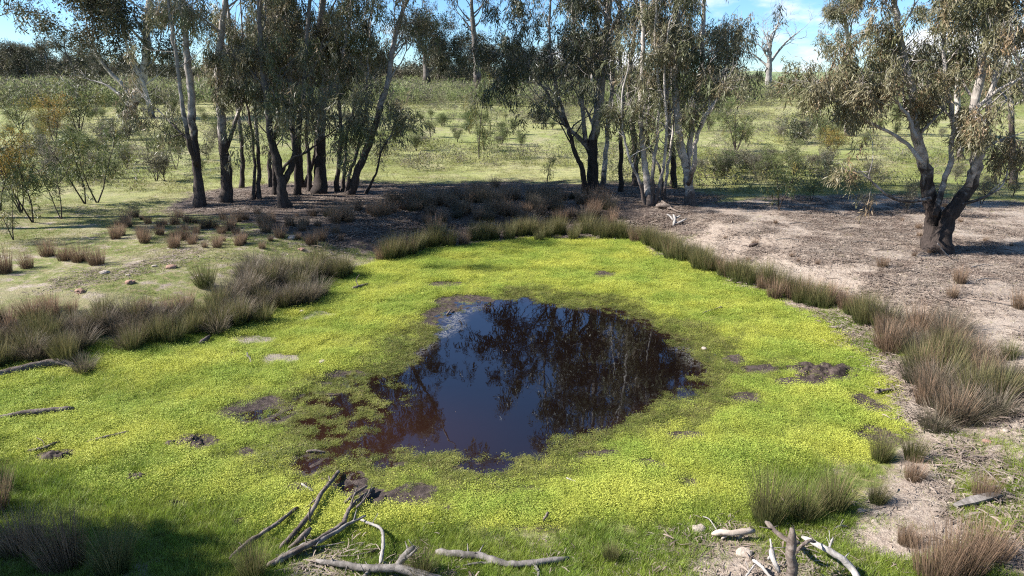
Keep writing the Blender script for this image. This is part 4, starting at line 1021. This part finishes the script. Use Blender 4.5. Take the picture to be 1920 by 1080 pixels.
# leaf and bark litter
def strips(name, seed, n, L, w):
    r = np.random.default_rng(seed); V = []; F = []
    for i in range(n):
        c = np.array([r.normal()*.12, r.normal()*.12, .008+.012*r.random()]); a = r.random()*6.28; l = L*r.uniform(.4, 1.5)
        d = np.array([math.cos(a), math.sin(a), r.normal()*.12])*l; q = np.array([-math.sin(a), math.cos(a), r.normal()*.3])*w*r.uniform(.5, 1.5)
        k = len(V); up = np.array([0, 0, w*.6]); V += [c-d*.5-q*.5, c-d*.5+q*.5, c+q*.5+up, c-q*.5+up, c+d*.5+q*.3, c+d*.5-q*.3]; F += [(k, k+1, k+2, k+3), (k+3, k+2, k+4, k+5)]
    return fast_mesh(name, V, None, F, M['litter'])
lit_src = [src_obj('litter_patch', strips('litter_patch', 740+i, 22, .085, .010)) for i in range(4)]
def f_lit(x, y):
    d = sstep(.5, -.5, sdf(DIRT, x, y)); l = grid_at(A['litter'], x, y); m = grid_at(A['mat'], x, y); f = sstep(.4, -.4, sdf(FRONT, x, y)); b = sstep(.4, -.4, sdf(BARE_L, x, y))
    nsz = sstep(.38, .6, fbm(x, y, 4, 1.1))
    return np.clip(np.maximum.reduce([d*.78, l, f*.5, b*.35]), 0, 1)*(.12+.88*nsz)*(1-m)
cover('leaf_litter', 'litter', lit_src, 110000, (-14, 22), (5, 32), f_lit, .7, 1.5, 'fallen bark strips and dry leaves on the banks and beneath the trees', 'leaf litter', seed=5, tilt=.05)
strip_src = [src_obj('bark_strip', strips('bark_strip', 780+i, 2, .42, .022)) for i in range(4)]
cover('bark_strips', 'strip', strip_src, 2600, (-14, 22), (5, 32), lambda x, y: f_lit(x, y)*.8, .5, 1.5, 'long curled bark strips and fallen sticks on the bare banks', 'bark', seed=16, tilt=.05)
# pebbles
def rock_mesh(name, mat, seed, sub=2, rough=.28):
    import bmesh
    bm = bmesh.new(); bmesh.ops.create_icosphere(bm, subdivisions=sub, radius=1.); r = np.random.default_rng(seed); off = r.random(3)*50
    for v in bm.verts:
        q = np.array(v.co); k = 1+rough*(2*float(fbm(np.array(q[0]*1.4+off[0]+q[2]), np.array(q[1]*1.4+off[1]-q[2]), 3, 1.2))-1)*1.6
        v.co = v.co*k
        for ax in (0, 1, 2):
            lim = .75+.2*float(r.random()) if sub < 2 else .85
            v.co[ax] = max(-lim, min(lim, v.co[ax]))
    me = bpy.data.meshes.new(name); bm.to_mesh(me); bm.free(); me.materials.append(mat); return me
peb_src = [src_obj('pebble', rock_mesh('pebble', M['stone'], 760+i, 1)) for i in range(3)]
def f_peb(x, y):
    return np.clip(sstep(.4, -.4, sdf(DIRT, x, y))*.8+sstep(.4, -.4, sdf(BARE_L, x, y))+.25*sstep(.3, -.3, sdf(FRONT, x, y)), 0, 1)*(1-grid_at(A['mat'], x, y))*sstep(.45, .62, fbm(x, y, 3, .8))
cover('pebbles', 'peb', peb_src, 9000, (-10, 14), (5, 20), f_peb, .010, .038, 'small pale pebbles strewn on the bare banks', 'pebbles', seed=6, flat=.6)
# floating specks on the water
sp_src = [src_obj('floating_leaf', leaves_mesh('floating_leaf', M['litter'], 1, .0, .0, .05, .02, -1., 770+i)) for i in range(2)]
r = np.random.default_rng(9); x = r.uniform(-2.6, 4, 80); y = r.uniform(8, 15, 80); k = sdf(WATER, x, y) < -.4; x, y = x[k], y[k]; m = len(x)
scatter('floating_leaves', 'fleaf', sp_src, np.stack([x, y, np.full(m, .004)], 1), np.stack([np.full(m, 1.45), np.zeros(m), r.uniform(0, 6.28, m)], 1), r.uniform(.25, .55, m), r.integers(0, 2, m),
        label='tiny pale leaves floating on the dark water', cat='leaves')

# ------------------------------------------------------------------ logs, branches, stones
def wood(name, label, cat, paths, mat, seed, sides=8, knots=0):
    """paths: (pixel points with height above ground, radius at start, radius at end)"""
    rr = random.Random(seed); x0, y0, z0 = g1(paths[0][0][0][0], paths[0][0][0][1], paths[0][0][0][2])
    multi = len(paths) > 1
    root = empty(name, (x0, y0, z0)) if multi else None
    for i, (pts, ra, rb) in enumerate(paths):
        P = []
        for (px, py, dz) in pts:
            x, y, z = g1(px, py, dz); P.append((x-x0, y-y0, z+dz-z0))
        av = sum((Vector(P[q+1])-Vector(P[q])).length for q in range(len(P)-1))/(len(P)-1)
        sm = smooth_path(P, max(2, min(8, int(av/(max(ra, rb)*1.3))))); n = len(sm)
        for k in range(n): sm[k] = sm[k]+Vector((rr.gauss(0, 1), rr.gauss(0, 1), rr.gauss(0, .6)))*max(ra, rb)*.09
        g = Geo(); g.tube(sm, [(ra+(rb-ra)*k/(n-1))*(1+rr.gauss(0, .05))*(1 if 0 < k < n-1 else .55) for k in range(n)], sides+2, .15, rr)
        for q in range(knots):
            k = rr.randrange(1, n-1); dd = Vector((rr.gauss(0, 1), rr.gauss(0, 1), abs(rr.gauss(0, .7))+.3)).normalized()*(.04+.11*rr.random())
            g.tube([sm[k], sm[k]+dd*.5, sm[k]+dd+Vector((0, 0, -.01))], [ra*.35, ra*.22, .003], 5)
        m = g.mesh('wood', mat)
        if multi: link('limb' if i else 'main_stem', m, root)
        else: root = link(name, m, None, (x0, y0, z0))
    return tag(root, label, cat)
D, GY_, PL = M['wood_dark'], M['wood_grey'], M['wood_pale']
wood('fallen_log', 'thick dark curved log half hidden in grass at the left edge', 'log', [([(-30,712,.02),(20,698,.04),(75,684,.07),(115,680,.07),(142,690,.02)], .075, .055)], D, 1, 11, 3)
wood('fallen_log', 'straight grey log lying in the weed at the left edge', 'log', [([(-20,786,.02),(40,777,.04),(90,771,.05),(138,766,.05)], .035, .055)], D, 2, 8)
wood('stick', 'dark stick lying in the weed below the straight grey log', 'stick', [([(163,829,.03),(200,820,.04),(242,810,.04)], .018, .024)], D, 3, 6)
wood('stick', 'dull stick in the grass at the left with a pale twig over it', 'stick', [([(52,846,.02),(80,840,.04),(112,829,.04)], .022, .018), ([(65,820,.03),(80,828,.06),(84,840,.03)], .008, .005)], D, 4, 6)
wood('dead_branch', 'thin dark dead branch furthest left in the fallen branch pile', 'branch', [([(432,1048,.02),(470,1015,.06),(515,985,.09),(558,952,.06)], .024, .020)], D, 5, 7, 3)
wood('dead_branch', 'long forked dead branch reaching up to the edge of the water', 'branch', [([(524,1030,.02),(560,992,.08),(588,956,.10),(603,925,.09),(622,902,.08),(636,884,.05)], .026, .022),
     ([(600,932,.09),(585,943,.07),(566,958,.03)], .012, .006), ([(582,985,.03),(580,965,.16),(583,950,.25)], .013, .006), ([(620,905,.08),(616,893,.12)], .012, .006)], D, 6, 8, 2)
wood('dead_branch', 'rough dead branch with twiggy forks at its upper end in the fallen pile', 'branch', [([(500,1062,.02),(545,1040,.06),(590,1016,.09),(640,985,.09),(650,965,.10),(665,945,.08),(702,915,.04)], .030, .020),
     ([(655,958,.10),(662,935,.13),(672,908,.16)], .014, .006), ([(668,952,.10),(685,935,.12),(697,912,.13)], .012, .006), ([(645,945,.04),(668,925,.08),(690,912,.06)], .020, .014)], D, 7, 8, 3)
wood('dead_branch', 'lowest grey dead branch of the fallen pile', 'branch', [([(512,1058,.03),(560,1030,.05),(610,1010,.08),(650,985,.09),(688,968,.12)], .036, .012)], GY_, 8, 8, 2)
wood('wood_stub', 'short broken stub of wood lying in the middle of the fallen pile', 'wood', [([(540,1030,.02),(562,1012,.07),(584,990,.12)], .020, .034)], D, 9, 8)
wood('dead_branch', 'thin pale dead branch bent at a right angle beside the fallen pile', 'branch', [([(674,974,.03),(692,981,.07),(712,990,.10),(718,1003,.12),(718,1030,.10),(713,1058,.06)], .014, .020)], PL, 10, 7, 1)
wood('dead_log', 'pale knobbly forked log along the bottom edge left of the middle', 'log', [([(594,1052,.04),(640,1060,.06),(690,1066,.08),(740,1066,.10),(790,1078,.08),(850,1100,.04)], .026, .045),
     ([(740,1066,.10),(757,1048,.18),(778,1026,.24)], .032, .040), ([(757,1050,.16),(770,1042,.22),(782,1030,.26)], .016, .010), ([(700,1066,.06),(680,1082,.04)], .020, .012)], GY_, 11, 9, 4)
wood('dead_log', 'long brown log lying on the soil at the bottom middle', 'log', [([(818,1036,.03),(860,1041,.05),(905,1045,.05),(950,1058,.05),(1000,1057,.05),(1066,1048,.04)], .038, .030),
     ([(930,1056,.04),(890,1058,.04),(868,1062,.03)], .016, .008), ([(1000,1057,.04),(1010,1075,.04),(1000,1095,.03)], .016, .010)], M['wood_grey'], 12, 9, 3)
wood('stick', 'thin forked stick on the soil above the pale knobbly log', 'stick', [([(630,1045,.02),(665,1043,.03),(700,1034,.04),(706,1028,.05)], .010, .008)], D, 13, 5)
wood('stick', 'thin grey stick lying left of the long brownish log', 'stick', [([(585,1028,.02),(620,1022,.03),(648,1018,.03)], .008, .006)], GY_, 14, 5)
wood('dead_stump', 'upright dark stump with bleached limbs spreading at the bottom right', 'stump', [([(1484,1095,.02),(1485,1060,.22),(1484,1025,.42),(1485,992,.58)], .05, .038),
     ([(1492,1035,.30),(1515,1015,.38),(1530,1018,.36)], .020, .012), ([(1436,980,.34),(1452,995,.34),(1475,1012,.34),(1500,1020,.32)], .024, .022)], D, 15, 10, 2)
wood('dead_branch', 'thick bleached white branch curving down right of the upright stump', 'branch', [([(1505,1008,.26),(1530,1020,.28),(1555,1034,.26),(1580,1050,.20),(1600,1072,.12),(1612,1100,.05)], .026, .034),
     ([(1553,1032,.26),(1562,1008,.36)], .012, .009)], PL, 16, 9, 2)
wood('dead_branch', 'forked bleached branch at the bottom edge left of the upright stump', 'branch', [([(1412,1050,.10),(1430,1066,.12),(1448,1090,.08)], .018, .014), ([(1395,1085,.03),(1408,1070,.08),(1416,1058,.10)], .010, .008), ([(1446,1028,.22),(1450,1050,.18),(1462,1075,.08)], .026, .020), ([(1444,1012,.25),(1447,1035,.2),(1440,1050,.12)], .010, .012)], PL, 17, 7, 1)
wood('driftwood', 'flat tan lump of bark or wood lying left of the foreground sedges', 'wood', [([(1335,1003,.04),(1352,998,.09),(1372,1001,.08),(1392,998,.10),(1415,997,.09)], .030, .034), ([(1365,1000,.06),(1352,1012,.02)], .026, .012), ([(1395,1000,.06),(1385,1012,.02)], .022, .012)], M['stone'], 18, 8)
wood('grass_stem', 'arched pale root beside the tan lump near the foreground sedges', 'root', [([(1316,968,.02),(1330,975,.08),(1342,992,.08),(1350,1004,.02)], .007, .006)], PL, 19, 5)
wood('stick', 'small dark stick standing in the weed at the bottom middle', 'stick', [([(1018,980,.01),(1024,968,.08),(1028,960,.12)], .014, .016)], D, 20, 6)
wood('stick', 'dark twisted stick on the weed right of the big mud heap', 'stick', [([(1640,738,.02),(1655,733,.05),(1672,732,.03)], .030, .018), ([(1655,733,.05),(1642,729,.10)], .012, .008), ([(1670,733,.03),(1690,731,.02),(1702,733,.02)], .008, .006)], D, 21, 7)
wood('wood_chunk', 'black charred chunk of wood lying on the bare right bank', 'wood', [([(1404,462,.03),(1412,459,.07),(1421,457,.10)], .055, .040), ([(1404,462,.03),(1396,460,.05),(1390,463,.02)], .012, .008)], M['mud'], 22, 8)
wood('dead_root', 'white upturned root at the foot of the right stand', 'root', [([(1262,424,.03),(1266,412,.18),(1262,402,.34)], .06, .035), ([(1264,414,.15),(1256,405,.28),(1250,402,.34)], .035, .02), ([(1266,410,.18),(1276,404,.26)], .035, .02), ([(1264,420,.06),(1276,416,.10),(1288,410,.16)], .045, .02)], PL, 23, 8)
wood('fallen_branch', 'long dark fallen branch slanting down from the right stand', 'branch', [([(1205,345,.5),(1220,360,.4),(1240,376,.2),(1256,392,.08)], .03, .045), ([(1240,376,.2),(1265,394,.08),(1290,400,.03)], .04, .02)], D, 24, 8)
wood('dead_log', 'pale lump of old wood at the foot of the slender clump, right stand', 'log', [([(1232,386,.10),(1246,385,.16),(1262,390,.08)], .10, .07)], D, 25, 9)
wood('stick', 'dark bent sticks lying at the left shore of the weed mat', 'stick', [([(660,541,.03),(672,537,.06),(690,532,.04)], .035, .02), ([(672,537,.06),(668,525,.14),(674,515,.2)], .012, .008)], D, 26, 6)
wood('wood_chunk', 'dark short chunk of wood below the left bank sedges', 'wood', [([(375,644,.03),(385,637,.06),(393,630,.07)], .045, .04)], D, 27, 8)
wood('stick', 'small forked grey stick beside the pale clay patch on the left', 'stick', [([(460,667,.02),(468,671,.04),(471,680,.02)], .022, .015), ([(466,669,.04),(463,661,.09)], .014, .01)], GY_, 28, 6)
wood('stick', 'pale thin stick across the small mud patch above the fallen pile', 'stick', [([(566,908,.03),(575,914,.04),(588,921,.02)], .016, .012)], PL, 29, 6)
wood('stick', 'long dark stick in the weed right of the water', 'stick', [([(1318,587,.02),(1340,580,.03),(1354,576,.05)], .016, .024), ([(1360,577,.02),(1385,570,.02)], .012, .01)], D, 30, 6)
wood('stick', 'dark wet stick at the edge of the shallow red water', 'stick', [([(574,848,.02),(590,845,.04),(610,849,.02)], .018, .012)], D, 31, 6)
wood('stick', 'thin grey stick lying on the grass below the thick right bed', 'stick', [([(1780,862,.02),(1820,858,.03),(1868,857,.03)], .014, .010)], D, 32, 6)
wood('stick', 'crooked twig lying on the soil right of the dead stump', 'stick', [([(1562,994,.02),(1575,986,.04),(1588,988,.03)], .010, .008), ([(1575,986,.04),(1581,975,.12)], .006, .004)], GY_, 33, 5)
wood('stick', 'thin pale stick leaning from the black foot of the right hand tree', 'stick', [([(1758,456,.45),(1770,472,.2),(1782,484,.02)], .012, .012)], PL, 34, 5)
wood('stick', 'pale twig on the weed at the middle of the near shore', 'stick', [([(1062,897,.02),(1072,900,.03),(1084,904,.02)], .012, .008)], PL, 35, 5)
wood('stick', 'bleached twig at the water edge in the pale scum', 'stick', [([(838,590,.02),(843,584,.04),(846,580,.05)], .025, .012)], D, 36, 5)
for i, (px, py) in enumerate([(1475,450),(1560,470),(1620,455),(1660,470),(1500,420),(1700,510),(1840,500),(1880,470),(1850,525),(1590,430)]):
    a = rnd.uniform(-.4, .4); wood('stick', 'thin fallen stick among the litter on the right bank', 'stick', [([(px-22, py+8*a, .02), (px, py-3, .04), (px+24, py-8*a, .02)], .014, .008)], D if i % 2 else GY_, 50+i, 5)['group'] = 'fallen sticks in the right bank litter'
# grey plank
x, y, z = g1(1790, 956); x2, y2, z2 = g1(1872, 938)
d = Vector((x2-x, y2-y, z2-z)); w_ = Vector((-d.y, d.x, 0)).normalized()*.055
V = []
for t, ww, zo in ((0, .55, .0), (.35, 1., .02), (.8, .9, .03), (1, .5, .02)):
    c = Vector((0, 0, .035))+d*t+Vector((0, 0, zo))
    V += [tuple(c-w_*ww), tuple(c+w_*ww), tuple(c+w_*ww+Vector((0, 0, .025))), tuple(c-w_*ww+Vector((0, 0, .032)))]
F = [(0, 1, 2, 3), (15, 14, 13, 12)]
for i in range(3):
    for k in range(4): F.append((4*i+k, 4*i+4+k, 4*i+4+(k+1) % 4, 4*i+(k+1) % 4))
pm = bpy.data.meshes.new('plank'); pm.from_pydata(V, [], F); pm.materials.append(M['wood_grey']); pm.update()
tag(link('wood_plank', pm, None, (x, y, z)), 'flat grey weathered plank lying on bare soil at the right', 'plank')
# stones
STN = [(321,503,.13,'stone_red','dark pointed stone on the upper left bank'),(197,513,.12,'stone','pale block of stone on the upper left bank'),(150,548,.11,'stone_red','reddish stone behind the left bank sedges'),
       (244,531,.11,'stone_red','small upright reddish stone behind the left bank sedges'),(240,517,.07,'stone','small pale stone right of the pale block'),(290,500,.07,'stone','small pale stone left of the dark pointed stone'),
       (548,447,.14,'stone','flat pale stone at the shade edge before the left stand'),(565,469,.10,'stone_red','brown stone on the bank left of the far sedges'),(605,681,.09,'stone','pale stone lying alone on the weed left of the pond'),
       (590,560,.07,'stone','little pale stone near the left corner sedges'),(372,520,.09,'stone','low stone at the left of the tall corner clump'),(566,585,.07,'stone','small stone beside the upper clay patch'),
       (1310,996,.085,'stone','rounded tan stone left of the tan lump in the foreground'),(1755,877,.05,'stone','pale stone on the right bank below the fan shaped sedge'),(1850,830,.06,'stone_red','tan stone on the soil at the right edge of the grass'),
       (1885,810,.05,'stone','small pale stone furthest right on the bank'),(1785,905,.05,'stone','small flat stone right of the little brown tuft'),(1615,960,.05,'stone','white stone beside the lone small foreground sedge'),
       (1895,900,.05,'stone','pale stone near the right edge above the plank'),(1395,1040,.09,'stone','pale slab of stone at the bottom left of the dead stump'),(183,492,.06,'stone','small stone in front of the wide brown clump'),
       (1320,655,.06,'stone','pale wet stone at the right margin of the pond')]
for i, (px, py, s, m, lb) in enumerate(STN):
    x, y, z = g1(px, py); o = link('stone', rock_mesh('stone', M[m], 800+i, 2), None, (x, y, z+s*.15)); o.scale = (s, s*.8, s*.5); o.rotation_euler = (0, 0, i*1.3); tag(o, lb, 'stone')
# mud heaps
import bmesh
def heap(px, py, rx, ry, h, seed, label):
    cx, cy, cz = g1(px, py); a = rx/FPX*math.hypot(cy, CAM_Z); b = a*ry; n = 46; V = []; F = []
    for i in range(n):
        for j in range(n):
            u = -1+2*i/(n-1); v = -1+2*j/(n-1); V.append((u*a, v*b))
    V = np.array(V); u = V[:, 0]/a; v = V[:, 1]/b; q = np.sqrt(u*u+v*v)+(fbm(V[:, 0]+seed, V[:, 1], 3, 4)-.5)*.9
    zz = h*sstep(1.0, .45, q)*(.35+1.0*fbm(V[:, 0]+seed, V[:, 1]+3, 4, 9)) - .05*sstep(.7, 1., q) + (fbm(V[:, 0], V[:, 1]+seed, 3, 22)-.5)*.05*sstep(1., .8, q)
    gz = H(V[:, 0]+cx, V[:, 1]+cy)-cz
    for i in range(n-1):
        for j in range(n-1): F.append((i*n+j, (i+1)*n+j, (i+1)*n+j+1, i*n+j+1))
    keep = [f for f in F if max(q[list(f)]) < 1.25]
    me = fast_mesh('mud_heap', np.stack([V[:, 0], V[:, 1], zz+gz-.004], 1), None, keep, M['mud'], False); tag(link('mud_heap', me, None, (cx, cy, cz)), label, 'mud')
heap(1540, 700, 62, .5, .055, 3, 'big heap of dug up dark mud on the weed right of the pond')
heap(352, 832, 46, .55, .05, 7, 'rough dark mud heap on the weed at the left below the puddle')
heap(100, 858, 36, .5, .08, 12, 'small dark mud heap in the grass at the lower left')
heap(255, 898, 22, .5, .07, 17, 'smooth low mud lump on the weed at the lower left')
print('objects', len(S.objects))
